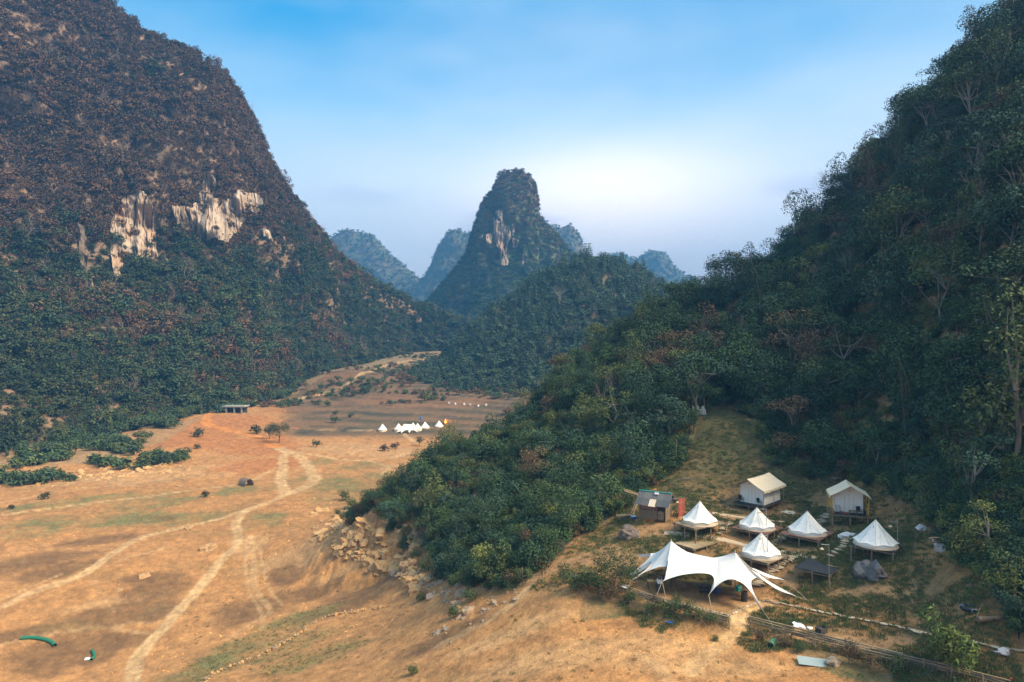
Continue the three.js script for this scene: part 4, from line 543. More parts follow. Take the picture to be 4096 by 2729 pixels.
// the star canopy: two peaks and arms running out to tips, arcs between the tips
{
  const P1 = at(671, 540.5, 64), P2 = at(735, 552, 61);
  const tips = [at(627.6, 581.5, 63.3), at(662, 581.5, 60.8), at(708.4, 595.5, 58.1), at(765.7, 614, 56.8), at(796.7, 596.5, 59.2), at(784.3, 579.8, 63), V(22.8, 18.3, -67), V(17.2, 18.8, -69.5), V(12.6, 18.2, -69.5), at(629.7, 574.5, 65.6)];
  const apex = [at(664.5, 566.5, 62.6), at(709, 574, 60.2), at(735, 579.6, 58.9), at(754, 578.5, 60.2), at(758.5, 573, 62), V(21.6, 19.2, -63.6), V(19, 19.5, -64.6), V(15, 19.6, -66.2), V(13.4, 19.3, -66), at(652, 562, 64.4)];
  const owner = [0.0, 0.0, 0.75, 1, 1, 1, 1, 0.5, 0, 0], n = tips.length, per = 26, B = 22, g = new Geo(), rim = [];
  const ridge = s => { const p = P1.clone().lerp(P2, s); p.y -= 1.05 * 4 * s * (1 - s) * (1 - 0.12 * s); return p; };
  const arm = tips.map((t, i) => apex[(i + n - 1) % n].clone().add(apex[i]).multiplyScalar(0.5).sub(t));       // each arm runs from its tip towards the arcs beside it
  for (let i = 0; i < n; i++) {
    const a = tips[i], b = tips[(i + 1) % n], m = apex[i], ch = b.clone().sub(a).normalize(), la = a.distanceTo(m), lb = b.distanceTo(m), h = per / 2;
    const c1 = new THREE.CubicBezierCurve3(a, a.clone().addScaledVector(arm[i], 0.72), m.clone().addScaledVector(ch, -la * 0.2), m), c2 = new THREE.CubicBezierCurve3(m, m.clone().addScaledVector(ch, lb * 0.2), b.clone().addScaledVector(arm[(i + 1) % n], 0.72), b);
    for (let k = 0; k < per; k++) { const p = k < h ? c1.getPoint(k / h) : c2.getPoint((k - h) / h); rim.push({ p, s: lerp(owner[i], owner[(i + 1) % n], smooth(0.2, 0.8, k / per)) }); }
  }
  const A = rim.length;
  for (let b = 0; b <= B; b++) for (let a = 0; a <= A; a++) { const r = rim[a % A], top = ridge(r.s), t = (b / B) ** 1.15, e = r.p, long = Math.hypot(e.x - top.x, e.z - top.z), y = e.y + (top.y - e.y) * (1 - t) ** (1 + 0.16 * Math.min(long, 5)); g.vert(lerp(top.x, e.x, t), y + 0.02 * noise(a * 0.3, b * 0.5, 2) * t, lerp(top.z, e.z, t), null, t * 4, a / A * 8); if (a && b) { const m = b * (A + 1) + a; g.quad(m - A - 2, m - 1, m, m - A - 1); } }
  const fl = height(16.5, -61.5), st = thing('star_canopy', 'large white twin peaked star shaped canopy with pointed arms', 'canopy', V(16.8, fl, -62)), off = v => v.clone().sub(st.position);
  const gg = g.build(); gg.translate(-st.position.x, -st.position.y, -st.position.z);
  const starCloth = mat(0.84, 0.82, 0.79, 0.7, { map: canvasTex, bumpMap: clothBump, bumpScale: 0.01 }); mesh('fabric', gg, starCloth, st);
  for (const p of [P1, P2]) { const f = V(p.x, height(p.x, p.z) - 0.1, p.z); mesh('mast', rod(off(f), off(p), 0.05, 0.045, 8), oldPole, st); mesh('mast_cap', rod(off(p).add(V(0, -0.06, 0)), off(p).add(V(0, 0.16, 0)), 0.09, 0.03, 8), bambooM[0], st); }
  for (const [k, bx, by] of [[1, 666.3, 600], [2, 713, 614.4]]) mesh('prop_pole', rod(off(ground(bx, by).add(V(0, -0.1, 0))), off(tips[k]).add(V(0, 0.1, 0)), 0.04, 0.035, 7), bambooM[2], st);
  const stakes = [[0, 622, 586], [1, 647, 621], [3, 777, 633], [4, 808, 600], [5, 812, 604], [9, 624, 578]];
  for (const [k, bx, by] of stakes) mesh('guy_rope', rod(off(tips[k]), off(ground(bx, by)), 0.014, 0.014, 4), ropeM, st);
  for (const k of [6, 7, 8]) { const q = tips[k].clone().addScaledVector(tips[k].clone().sub(P1.clone().lerp(P2, 0.5)).setY(0).normalize(), 1.6); mesh('guy_rope', rod(off(tips[k]), off(onGround(q.x, q.z)), 0.014, 0.014, 4), ropeM, st); }
}
// things under the canopy
{
  const t = thing('camp_table', 'orange topped table with a bottle under the star canopy', 'table', ground(653.5, 588)); mesh('top', box(1.15, 0.05, 0.6, 0, 0.7, 0), mat(0.60, 0.34, 0.13, 0.6), t); for (const x of [-0.5, 0.5]) for (const z of [-0.24, 0.24]) mesh('leg', rod(V(x, -0.08, z), V(x * 0.96, 0.68, z), 0.025, 0.025, 6), darkMetal, t);
  const b = thing('drink_bottle', 'small dark bottle on the orange topped table', 'bottle', t.position.clone().add(V(0.08, 0.725, 0))); mesh('body', new THREE.LatheGeometry([[0, 0], [0.05, 0], [0.05, 0.16], [0.02, 0.22], [0.02, 0.28], [0, 0.28]].map(q => new THREE.Vector2(...q)), 10), mat(0.10, 0.03, 0.02, 0.2), b);
  const s = thing('cook_stand', 'black cooking stand piled with pots under the star canopy', 'stove', ground(708, 594)); mesh('top', box(1.5, 0.06, 0.6, 0, 0.62, 0), black, s); mesh('shelf', box(1.4, 0.05, 0.55, 0, 0.25, 0), black, s); for (const x of [-0.7, 0, 0.7]) for (const z of [-0.26, 0.26]) mesh('leg', box(0.05, 0.7, 0.05, x, 0.28, z), black, s); for (const [x, h, r] of [[-0.45, 0.3, 0.19], [0.05, 0.22, 0.16], [0.5, 0.26, 0.14]]) mesh('pot', new THREE.CylinderGeometry(r, r * 0.9, h, 14).translate(x, 0.65 + h / 2, 0), darkMetal, s); mesh('bucket', new THREE.CylinderGeometry(0.16, 0.13, 0.32, 12).translate(0.65, 0.42, 0.1), blueM, s);
  const c = thing('cool_box', 'teal cool box standing under the star canopy', 'cool box', ground(738.5, 590.5), 0.5); mesh('body', box(0.5, 0.38, 0.36, 0, 0.17, 0), teal, c); mesh('lid', box(0.54, 0.09, 0.4, 0, 0.41, 0), mat(0.05, 0.42, 0.36, 0.45), c); mesh('handle', rod(V(-0.28, 0.34, 0.19), V(0.28, 0.34, 0.19), 0.015, 0.015, 5), whitePlastic, c);
  const d = thing('drum_barrel', 'black metal barrel at the edge of the canopy floor', 'barrel', ground(744.3, 601)); mesh('body', new THREE.LatheGeometry([[0, -0.05], [0.27, -0.05], [0.28, 0.02], [0.27, 0.05], [0.27, 0.27], [0.285, 0.29], [0.27, 0.31], [0.27, 0.55], [0.285, 0.57], [0.27, 0.59], [0.27, 0.82], [0.29, 0.85], [0.25, 0.85], [0.25, 0.1], [0, 0.1]].map(q => new THREE.Vector2(...q)), 20), mat(0.028, 0.026, 0.026, 0.6), d);
  chair('dark folding chair alone on the open canopy floor', ground(686, 592), 2.2, mat(0.16, 0.09, 0.07, 0.8)); chair('black folding chair beside the orange topped table', ground(658.5, 590.5), -0.5); chair('grey folding chair behind the orange topped table', ground(661, 583.5), 2.6, mat(0.30, 0.28, 0.30, 0.7));
  chair('black folding chair in front of the cooking stand', ground(717, 596.5), 3.5, mat(0.03, 0.06, 0.16, 0.8));
  const tp = thing('camera_tripod', 'thin dark tripod standing beside the canopy table', 'tripod', ground(672.5, 588.5)); mesh('head', box(0.12, 0.16, 0.1, 0, 1.22, 0), black, tp); for (let k = 0; k < 3; k++) mesh('leg', rod(V(Math.cos(k * 2.1) * 0.45, -0.05, Math.sin(k * 2.1) * 0.45), V(0, 1.16, 0), 0.016, 0.016, 5), black, tp);
  const w = thing('water_dispenser', 'white dispenser with dark bottle on a stand by the canopy prop', 'dispenser', ground(659.5, 592)); mesh('stand', box(0.36, 0.9, 0.36, 0, 0.4, 0), darkMetal, w); mesh('body', box(0.42, 0.34, 0.4, 0, 1.0, 0), whitePlastic, w); mesh('bottle', new THREE.CylinderGeometry(0.14, 0.15, 0.35, 12).translate(0, 1.33, 0), mat(0.12, 0.07, 0.06, 0.3), w);
  const x = thing('wooden_crate', 'dark open crate under the back of the star canopy', 'crate', ground(733, 583), 0.4); for (const s2 of [-1, 1]) { mesh('side', box(0.8, 0.4, 0.04, 0, 0.18, s2 * 0.3), timber[1], x); mesh('end', box(0.04, 0.4, 0.64, s2 * 0.4, 0.18, 0), timber[0], x); } mesh('bottom', box(0.8, 0.04, 0.6, 0, 0.02, 0), timber[1], x);
}
// stones set in lines: floor edging, kerb line and steps
function rockGeo(seed, sx, sy, sz, rough = 0.25, detail = 1) { const g = mergeVertices(new THREE.IcosahedronGeometry(1, detail).deleteAttribute('normal').deleteAttribute('uv')), p = g.getAttribute('position'); for (let i = 0; i < p.count; i++) { const x = p.getX(i), y = p.getY(i), z = p.getZ(i), k = 1 + rough * 1.6 * noise(x * 1.3 + seed * 7.3, y * 1.3, z * 1.3 + seed) + rough * 0.8 * noise(x * 3.1 + seed, y * 3.1, z * 3.1); p.setXYZ(i, x * k * sx, y * k * sy, z * k * sz); } const n = g.toNonIndexed(); n.computeVertexNormals(); return n; }
const stones = Array.from({ length: 8 }, (_, k) => rockGeo(k + 1, 1, 0.6, 0.8, 0.3)), slabs = Array.from({ length: 5 }, (_, k) => rockGeo(k + 20, 1, 0.16, 0.62, 0.22));
function stoneLine(name, label, category, pix, gap, size, geos, o = {}) {
  const pts = pix.map(p => ground(...p)), cv = new THREE.CatmullRomCurve3(pts, false, 'centripetal'), L = cv.getLength(), n = Math.round(L / gap), t = thing(name, label, category, pts[0]);
  for (let k = 0; k <= n; k++) { const p = cv.getPointAt(k / n), d = cv.getTangentAt(k / n), s = size * (0.75 + 0.5 * rngC()), m = mesh('stone', geos[Math.floor(rngC() * geos.length)], stoneM[Math.floor(rngC() * 3)], t), q = onGround(p.x + R1(o.jit ?? 0.06), p.z + R1(o.jit ?? 0.06), size * (o.sink ?? 0.1)); m.position.copy(q).sub(t.position); m.scale.set(s, s, s); m.rotation.set(R1(0.08), Math.atan2(d.x, d.z) + (o.across ? Math.PI / 2 * 0 : Math.PI / 2) + R1(0.25), R1(0.08)); } return t;
}
stoneLine('stone_kerb', 'line of pale flat stones edging the dirt pad below the camp', 'kerb', [[769, 602], [785, 605], [807, 609.5], [848, 617.5], [880, 624], [908, 630], [934, 635.5], [960, 641], [993, 647.5], [1024, 652], [1050, 657]], 0.62, 0.33, slabs, { sink: 0.25 });
stoneLine('stone_edging', 'row of small stones bordering the canopy floor by the gate', 'edging', [[768, 599.5], [757, 603], [745, 607.5], [735, 613], [728, 616]], 0.26, 0.15, stones);
stoneLine('stone_edging', 'row of small stones along the canopy floor behind the bamboo fence', 'edging', [[728, 616], [712, 611], [695, 607], [676, 603], [655, 597], [640, 592]], 0.3, 0.14, stones);
stoneLine('stone_steps', 'flight of flat stone steps beside the bell tent behind the canopy', 'steps', [[757, 586], [762, 580], [770, 573.5], [777, 567.5], [785, 562], [794, 557]], 0.42, 0.5, slabs, { across: 1, sink: 0.2 });
stoneLine('stone_steps', 'stone steps climbing between the black platform and the dark decked bell tent', 'steps', [[832, 556], [838, 551], [843, 547], [846, 542], [849, 538]], 0.55, 0.45, slabs, { across: 1, sink: 0.2 });
stoneLine('stone_steps', 'stone steps leading up to the deck of the yellow poled tent', 'steps', [[818, 525], [822, 521], [825, 517], [829, 511], [831, 508]], 0.6, 0.42, slabs, { across: 1, sink: 0.2 });
stoneLine('stone_steps', 'flat stones leading past the leg of the red boarded platform', 'steps', [[718, 534], [722, 531], [725, 527], [731, 523]], 0.6, 0.42, slabs, { across: 1, sink: 0.2 });
stoneLine('stone_steps', 'flat stones climbing between two red boarded platforms', 'steps', [[771, 545.5], [776, 542], [781, 539], [785, 536]], 0.5, 0.4, slabs, { across: 1, sink: 0.2 });
const cement = mat(0.60, 0.44, 0.28, 0.95, { bumpMap: dirtBump, bumpScale: 0.02 });
function pathStrip(label, pix, hw) { const pts = pix.map(p => ground(...p)), cv = new THREE.CatmullRomCurve3(pts, false, 'centripetal'), n = Math.round(cv.getLength() / 0.35), g = new Geo(); for (let k = 0; k <= n; k++) { const p = cv.getPointAt(k / n), d = cv.getTangentAt(k / n), l = Math.hypot(d.x, d.z), nx = -d.z / l, nz = d.x / l, w = hw * (1 + 0.25 * noise(k * 0.4, hw * 50)); for (const [s, u] of [[-1.25, -0.06], [-1, 0.06], [1, 0.06], [1.25, -0.06]]) { const x = p.x + nx * w * s, z = p.z + nz * w * s; g.vert(x, height(x, z) + u, z, null, x, z); } if (k) for (let q = 0; q < 3; q++) { const m = k * 4 + q; g.quad(m - 4, m - 3, m + 1, m); } } const o = mesh('garden_path', g.build(), cement); o.userData.kind = 'structure'; return o; }
pathStrip('', [[664, 533], [690, 535], [718, 538.5], [735, 542.5], [748, 546]], 0.28); pathStrip('', [[781, 551.5], [800, 555], [818, 558]], 0.26); pathStrip('', [[712, 513], [728, 515.5], [746, 518], [772, 521], [797, 523]], 0.3);
// ---------------------------------------------------------------- the hut
{
  const fr = deckFrame([639.3, 517.6], [665.6, 521], [676.5, 517], 19.8), g0 = Math.min(height(fr.c.x, fr.c.z), 19.8), h = thing('hut', 'small shack of bamboo and tin with dark corrugated roof', 'hut', fr.c, fr.t), w = fr.w, d = fr.d, E = 1.62, H = 2.85;
  const wave = (W, L, m, name, a, b, y0) => { const n = Math.round(W / 0.045), g = new Geo(); for (let i = 0; i <= n; i++) { const x = i / n * W, k = 0.02 * Math.sin(x / 0.18 * 6.2832); g.vert(x, k, 0, null, x, 0); g.vert(x, k, L, null, x, L); if (i) { const q = i * 2; g.quad(q - 2, q, q + 1, q - 1); } } return mesh(name, g.build(), m, h); };
  const slope = Math.atan2(H - E, d / 2 + 0.35), len = Math.hypot(H - E, d / 2 + 0.45), tin = [[0.10, 0.10, 0.105], [0.075, 0.078, 0.085], [0.13, 0.125, 0.12], [0.09, 0.09, 0.09]].map(c => mat(...c, 0.6, { metalness: 0.2 }));
  const patchM = mat(0.62, 0.50, 0.38, 0.6);
  for (const s of [1, -1]) { const n = 5; for (let k = 0; k < n; k++) for (const part of [0, 1]) { const sh = wave((w + 0.75) / n + 0.09, len * 0.54 + R1(0.05), k === 2 && part === 1 && s > 0 ? patchM : tin[(k * 2 + part) % 4], 'roof_sheet'); sh.rotation.set(slope, s > 0 ? 0 : Math.PI, 0, 'YXZ'); const off = part * len * 0.47, zz = Math.cos(slope) * off, yy = H - Math.sin(slope) * off + 0.03 - part * 0.0 + (part ? -0.012 : 0.012) + R1(0.008); sh.position.set(s > 0 ? -w / 2 - 0.38 + k * (w + 0.75) / n : w / 2 + 0.38 - k * (w + 0.75) / n, yy, s * zz); } }
  mesh('ridge_cap', box(w + 0.7, 0.05, 0.22, 0, H + 0.06, 0), teal, h); mesh('light_patch', box(0.5, 0.02, 0.28, 0.15, 0, 0), mat(0.55, 0.56, 0.58, 0.5), h).position.set(0.1, H - 0.06, 0.32); h.children[h.children.length - 1].rotation.x = slope;
  for (const x of [-w / 2, 0.15, w / 2]) for (const z of [-d / 2, d / 2]) mesh('post', rod(V(x, -0.5, z), V(x, z > 0 ? E : E, z), 0.05, 0.045, 7), logM, h);
  for (const z of [-d / 2, d / 2]) mesh('eave_beam', rod(V(-w / 2 - 0.3, E - 0.02, z), V(w / 2 + 0.3, E - 0.02, z), 0.045, 0.045, 6), logM, h);
  const mats2 = [[0.42, 0.30, 0.18], [0.34, 0.24, 0.15], [0.48, 0.35, 0.21]].map(c => mat(...c, 0.9, { map: woodTex }));
  for (let k = 0; k < 16; k++) { const y = 0.03 + k * 0.062; mesh('wall_slat', rod(V(-w / 2, y, d / 2 + 0.05), V(w / 2 - 0.95, y + R1(0.01), d / 2 + 0.05), 0.031, 0.031, 6), mats2[k % 3], h); }
  for (let k = 0; k < 9; k++) mesh('wall_board', box(d / 9 - 0.012, E, 0.03), mats2[k % 3], h).position.set(w / 2 + 0.03, E / 2 - 0.05, -d / 2 + (k + 0.5) * d / 9), h.children[h.children.length - 1].rotation.y = Math.PI / 2;
  for (let k = 0; k < 8; k++) mesh('wall_board', box(w / 8 - 0.012, E + 0.1, 0.03, -w / 2 + (k + 0.5) * w / 8, E / 2, -d / 2), mats2[(k + 1) % 3], h);
  for (let k = 0; k < 8; k++) mesh('wall_board', box(0.03, E, d / 8 - 0.012, -w / 2, E / 2, -d / 2 + (k + 0.5) * d / 8), mats2[k % 3], h);
  mesh('wall_cloth', box(w * 0.62, 0.62, 0.02, -w / 2 + w * 0.31, 1.32, d / 2 - 0.12), mat(0.24, 0.13, 0.09, 0.9), h); mesh('wall_cloth', box(0.5, 0.9, 0.02, 0.35, 1.2, d / 2 - 0.1), mat(0.20, 0.07, 0.06, 0.9), h);
  const dr = mesh('door', box(0.72, 1.0, 0.04, w / 2 - 0.52, 0.52, d / 2 + 0.02), mats2[1], h); for (const y of [0.25, 0.75]) mesh('door_batten', box(0.7, 0.06, 0.03, w / 2 - 0.52, y, d / 2 + 0.06), mats2[2], dr);
  const q = thing('red_panel', 'tall weathered red panel leaning at the side of the hut', 'panel', ground(681.5, 516), fr.t + 1.25); for (let k = 0; k < 4; k++) mesh('board', box(0.31, 2.05 + R1(0.06), 0.03, -0.48 + k * 0.32, 0.98, R1(0.01)), [redM, mat(0.42, 0.10, 0.07, 0.7), mat(0.30, 0.09, 0.07, 0.7)][k % 3], q); for (const y of [0.5, 1.5]) mesh('batten', box(1.25, 0.06, 0.04, 0, y, 0.04), mat(0.34, 0.16, 0.12, 0.8), q);
  const b = thing('bamboo_bundle', 'bundle of pale bamboo poles propped on the hut roof end', 'bamboo', ground(634, 513)); for (let k = 0; k < 9; k++) mesh('pole', rod(V(-0.2 + R1(0.2), R1(0.1) - 0.1, 0.3 + R1(0.15)), V(1.0 + R1(0.25), 2.3 + R1(0.2), -1.0 + R1(0.3)), 0.04, 0.03, 6), bambooM[k % 3], b);
  const b2 = thing('bamboo_bundle', 'bundle of long bamboo poles jutting out behind the hut', 'bamboo', ground(641, 506)); for (let k = 0; k < 10; k++) { const a = R1(0.12); mesh('pole', rod(V(1.6, 0.5 + R1(0.1), -0.5 + R1(0.2)), V(-1.9 + R1(0.5), 1.9 + R1(0.25) + a, 0.2 + R1(0.3)), 0.04, 0.035, 6), bambooM[k % 3], b2); }
  const c = thing('cool_box', 'blue cool box with white lid at the corner of the hut', 'cool box', ground(633.5, 519), 0.3); mesh('body', box(0.55, 0.32, 0.38, 0, 0.14, 0), blueM, c); mesh('lid', box(0.57, 0.07, 0.4, 0, 0.33, 0), whitePlastic, c);
  const pl = thing('log_pile', 'stack of split poles lying beside the hut corner', 'logs', ground(624, 518)); for (let k = 0; k < 8; k++) mesh('log', rod(V(-0.8 + R1(0.2), 0.06 + (k % 3) * 0.1, R1(0.35)), V(0.9 + R1(0.2), 0.08 + (k % 3) * 0.1 + 0.1, R1(0.35)), 0.06, 0.05, 7), bambooM[k % 3], pl);
}
// lamp posts: a thin pole, a short arm and a hanging cone
function lampPost(label, px, py, h, side = -1) { const t = thing('lamp_post', label, 'lamp post', ground(px, py)); mesh('pole', rod(V(0, -0.2, 0), V(0, h, 0), 0.028, 0.024, 7), steel, t); mesh('arm', rod(V(0, h - 0.06, 0), V(side * 0.7, h - 0.02, 0), 0.02, 0.02, 6), steel, t); mesh('brace', rod(V(0, h - 0.4, 0), V(side * 0.35, h - 0.05, 0), 0.014, 0.014, 5), steel, t); mesh('cord', rod(V(side * 0.66, h - 0.04, 0), V(side * 0.66, h - 0.3, 0), 0.008, 0.008, 4), black, t); mesh('shade', new THREE.ConeGeometry(0.19, 0.17, 14, 1, true).translate(side * 0.66, h - 0.36, 0), mat(0.55, 0.40, 0.26, 0.8), t); return t; }
lampPost('thin lamp post in front of the bell tent below the cream gabled tent', 766.5, 540, 3.3); lampPost('thin lamp post in front of the bell tent behind the star canopy', 767.5, 571, 3.5); lampPost('thin lamp post rising past the front corner of the bare black platform', 829, 588.5, 4.0); lampPost('thin lamp post beside the bell tent on the dark deck', 897.5, 551, 2.7); lampPost('thin lamp post at the doorway side of the hut', 671.5, 521.5, 2.6, 1);
{ const p = mesh('wooden_pole', rod(V(0, -0.2, 0), V(0.05, 2.6, 0), 0.03, 0.025, 6), bambooM[1]); p.position.copy(ground(780.5, 533)); tag(p, 'thin bare pole between the two red boarded platforms', 'pole'); }
// fences of lashed bamboo rails
function fence(label, pix, o) {
  const pts = pix.map(p => ground(...p)), f = thing('bamboo_fence', label, 'fence', pts[0]), off = v => v.clone().sub(f.position), cv = new THREE.CatmullRomCurve3(pts, false, 'centripetal'), L = cv.getLength();
  for (let s = 0; s <= L + 0.01; s += o.post) { const p = cv.getPointAt(Math.min(1, s / L)), h = 0.85 + R1(0.12); mesh('post', rod(off(onGround(p.x, p.z, -0.2)), off(onGround(p.x, p.z, h)).add(V(R1(0.08), 0, R1(0.08))), 0.04, 0.035, 6), bambooM[1], f); const q = onGround(p.x + R1(0.4), p.z + 0.75, -0.1); if (rngC() < 0.6) mesh('brace', rod(off(q), off(onGround(p.x, p.z, h * 0.9)), 0.025, 0.02, 5), oldPole, f); }
  for (const [h, n] of o.rails) for (let k = 0; k < n; k++) { const a = k / n - 0.015, b = Math.min(1, (k + 1) / n + 0.05), p = cv.getPointAt(clamp(a)), q = cv.getPointAt(b), dz = R1(0.1); mesh('rail', rod(off(onGround(p.x, p.z + dz, h + R1(0.06))), off(onGround(q.x, q.z + dz, h + R1(0.08))), 0.05, 0.04, 7), k % 2 ? oldPole : bambooM[k % 3], f); }
  return f;
}
fence('long bamboo rail fence running along the front of the star canopy', [[618, 593], [640, 602], [665, 609], [690, 616], [712, 622], [728, 627]], { post: 1.9, rails: [[0.35, 3], [0.5, 3], [0.66, 4], [0.8, 3]] });
fence('bamboo rail fence tangled with dry branches along the dirt pad', [[750, 627], [775, 633], [804, 641], [840, 650], [880, 660], [920, 670], [968, 682], [1010, 694]], { post: 1.7, rails: [[0.3, 5], [0.48, 5], [0.64, 6], [0.8, 5]] });
fence('short stretch of bamboo fence beyond the small dark tree', [[575, 580], [590, 585], [606, 590]], { post: 1.5, rails: [[0.4, 1], [0.7, 1]] });
{
  const a = ground(729.5, 629), b = ground(750.5, 626.5), g = thing('rope_gate', 'rope gate closing the gap between the two bamboo fences', 'gate', a), off = v => v.clone().sub(a);
  mesh('post', rod(V(0, -0.3, 0), V(-0.02, 1.2, 0), 0.06, 0.05, 7), bambooM[0], g); mesh('post', rod(off(b).add(V(0, -0.3, 0)), off(b).add(V(0, 0.9, 0)), 0.05, 0.045, 7), bambooM[1], g); for (const h of [0.5, 0.95]) mesh('rope', wire([V(0, h, 0), off(b).multiplyScalar(0.5).add(V(0, h - 0.1, 0)), off(b).add(V(0, h * 0.85, 0))], 0.014, 5), ropeM, g);
  const c = ground(522.6, 585.5), e = ground(543, 583), k = thing('rail_gate', 'simple rail gate between two posts at the end of the footpath', 'gate', c), o2 = v => v.clone().sub(c);
  mesh('post', rod(V(0, -0.3, 0), V(-0.05, 1.9, 0), 0.06, 0.05, 7), oldPole, k); mesh('post', rod(o2(e).add(V(0, -0.3, 0)), o2(e).add(V(0, 1.05, 0)), 0.05, 0.045, 7), bambooM[1], k); for (const h of [0.2, 0.6, 0.98]) mesh('rail', rod(V(0, h, 0), o2(e).add(V(0.1, h, 0)), 0.035, 0.03, 6), bambooM[h > 0.5 ? 1 : 0], k);
}
// boulders
function boulder(label, px, py, s, m, seed, group) { const o = mesh('boulder', rockGeo(seed, s[0], s[1], s[2], 0.3, 3), m); const p = ground(px, py); o.position.set(p.x, p.y + s[1] * 0.35, p.z); o.rotation.y = seed; return tag(o, label, 'boulder', group); }
const rockTexM = new THREE.MeshStandardMaterial({ color: rgb(0.13, 0.12, 0.115), roughness: 0.95, bumpMap: dirtBump, bumpScale: 0.1 });
boulder('dark slanting boulder with a stick leaning on it below the hut', 628, 537, [1.15, 0.8, 0.8], new THREE.MeshStandardMaterial({ color: rgb(0.16, 0.12, 0.095), roughness: 0.95 }), 3);
boulder('large grey boulder right beside the bare black platform', 864, 575, [0.95, 0.95, 0.8], rockTexM, 8); boulder('grey boulder behind the largest grey boulder near the dark deck', 876, 576, [1.25, 0.8, 0.9], rockTexM, 14); boulder('pale grey rock under the stacked timber at the forest edge', 942, 549, [0.8, 0.6, 0.6], mat(0.44, 0.43, 0.42, 0.95), 5); boulder('whitish rock in the grass uphill of the timber stack', 922, 530, [0.5, 0.35, 0.4], mat(0.6, 0.58, 0.55, 0.9), 6); boulder('tan rock lying at the end of the corrugated sheet', 835, 664, [0.55, 0.42, 0.45], tanRock, 7);
{ const s = mesh('wooden_stick', rod(V(0, -0.1, 0), V(0.1, 1.1, -0.25), 0.045, 0.035, 6), bambooM[0]); s.position.copy(ground(630.5, 538.5)); tag(s, 'short wooden stick leaning against the dark slanting boulder', 'stick');
  const l = thing('timber_stack', 'stacked round timbers lying over rocks at the forest edge', 'timber', ground(955, 548)); for (let k = 0; k < 5; k++) mesh('log', rod(V(-2.0 + R1(0.4), 0.75 + k * 0.1 - 0.2, R1(0.25)), V(1.9 + R1(0.6), 0.35 + k * 0.07, R1(0.3)), 0.07, 0.055, 7), k % 2 ? bambooM[1] : oldPole, l);
  const lg = thing('fallen_log', 'thick cut log lying in the grass near the black tyre ring', 'log', ground(990, 621), 0.15); mesh('trunk', rod(V(-0.95, 0.16, 0), V(0.95, 0.16, 0.05), 0.2, 0.18, 12), mat(0.34, 0.23, 0.15, 0.9, { map: woodTex }), lg); mesh('stick', rod(V(-1.0, 0.0, -0.2), V(-0.3, 0.75, -0.5), 0.03, 0.025, 5), oldPole, lg);
  const ty = thing('tyre_ring', 'black inflatable tyre ring lying in the grass', 'tyre', ground(970, 610)); mesh('tube', new THREE.TorusGeometry(0.5, 0.16, 12, 32).rotateX(Math.PI / 2 - 0.08).translate(0, 0.14, 0), mat(0.018, 0.018, 0.02, 0.45), ty); for (let k = 0; k < 4; k++) { const a = k * 1.57 + 0.4; mesh('strap', new THREE.TorusGeometry(0.17, 0.02, 6, 16).rotateY(-a).translate(Math.cos(a) * 0.5, 0.14, Math.sin(a) * 0.5), mat(0.25, 0.33, 0.42, 0.6), ty); }
  const fb = thing('fire_box', 'rusty black fire box standing on the dirt pad', 'fire box', ground(821.5, 633), 0.5); for (const s2 of [-1, 1]) { mesh('side', box(0.8, 0.42, 0.03, 0, 0.25, s2 * 0.26), darkMetal, fb); mesh('end', box(0.03, 0.42, 0.52, s2 * 0.4, 0.25, 0), mat(0.06, 0.045, 0.04, 0.8), fb); } mesh('grate', box(0.76, 0.02, 0.5, 0, 0.3, 0), mat(0.07, 0.05, 0.045, 0.9), fb);
  const fw = thing('firewood', 'scattered firewood sticks in front of the fire box', 'firewood', ground(819, 637)); for (let k = 0; k < 9; k++) { const a = R1(3); mesh('stick', rod(V(R1(0.3), 0.03 + k * 0.012, R1(0.2)), V(Math.cos(a) * 0.6, 0.05 + k * 0.012, Math.sin(a) * 0.35), 0.025, 0.02, 5), [oldPole, timber[1], mat(0.3, 0.16, 0.12, 0.9)][k % 3], fw); }
  const crumple = (label, name, cat, px, py, s, m, seed) => { const o = mesh(name, rockGeo(seed, s * 1.2, s * 0.35, s, 0.5, 2), m), p = ground(px, py); o.position.set(p.x, p.y + s * 0.12, p.z); return tag(o, label, cat); };
  crumple('crumpled white sheet lying on the dirt pad', 'plastic_sheet', 'plastic', 798, 626, 0.4, whitePlastic, 61); crumple('small white scrap beside the crumpled sheet on the pad', 'paper_scrap', 'scrap', 810.5, 628.5, 0.18, whitePlastic, 62); crumple('pale plastic sheeting spread beside the dark decked bell tent', 'plastic_sheet', 'plastic', 848, 537, 0.75, mat(0.66, 0.63, 0.6, 0.4), 63); crumple('cream sack lying on the slope below the cream gabled tent', 'sack', 'sack', 789, 513.5, 0.55, mat(0.66, 0.54, 0.38, 0.9), 64); crumple('blue plastic scrap caught below the bamboo fence', 'plastic_scrap', 'plastic', 670.5, 622, 0.2, blueM, 65); crumple('heap of torn paper near the kerb at the forest edge', 'paper_heap', 'paper', 1000, 652, 0.42, mat(0.68, 0.58, 0.56, 0.8), 66); crumple('white scrap by the foot of the rail gate', 'plastic_scrap', 'plastic', 540, 565, 0.3, whitePlastic, 67); crumple('red bundle on the ground at the foot of the leafy sapling', 'bundle', 'bundle', 1013, 680, 0.22, mat(0.6, 0.02, 0.02, 0.6), 68); crumple('tangled white bags beside the small dark tree', 'plastic_bag', 'plastic', 626, 587.5, 0.4, whitePlastic, 69); crumple('white rag high on the slope behind the gabled tents', 'rag', 'rag', 838, 478, 0.5, whitePlastic, 70);
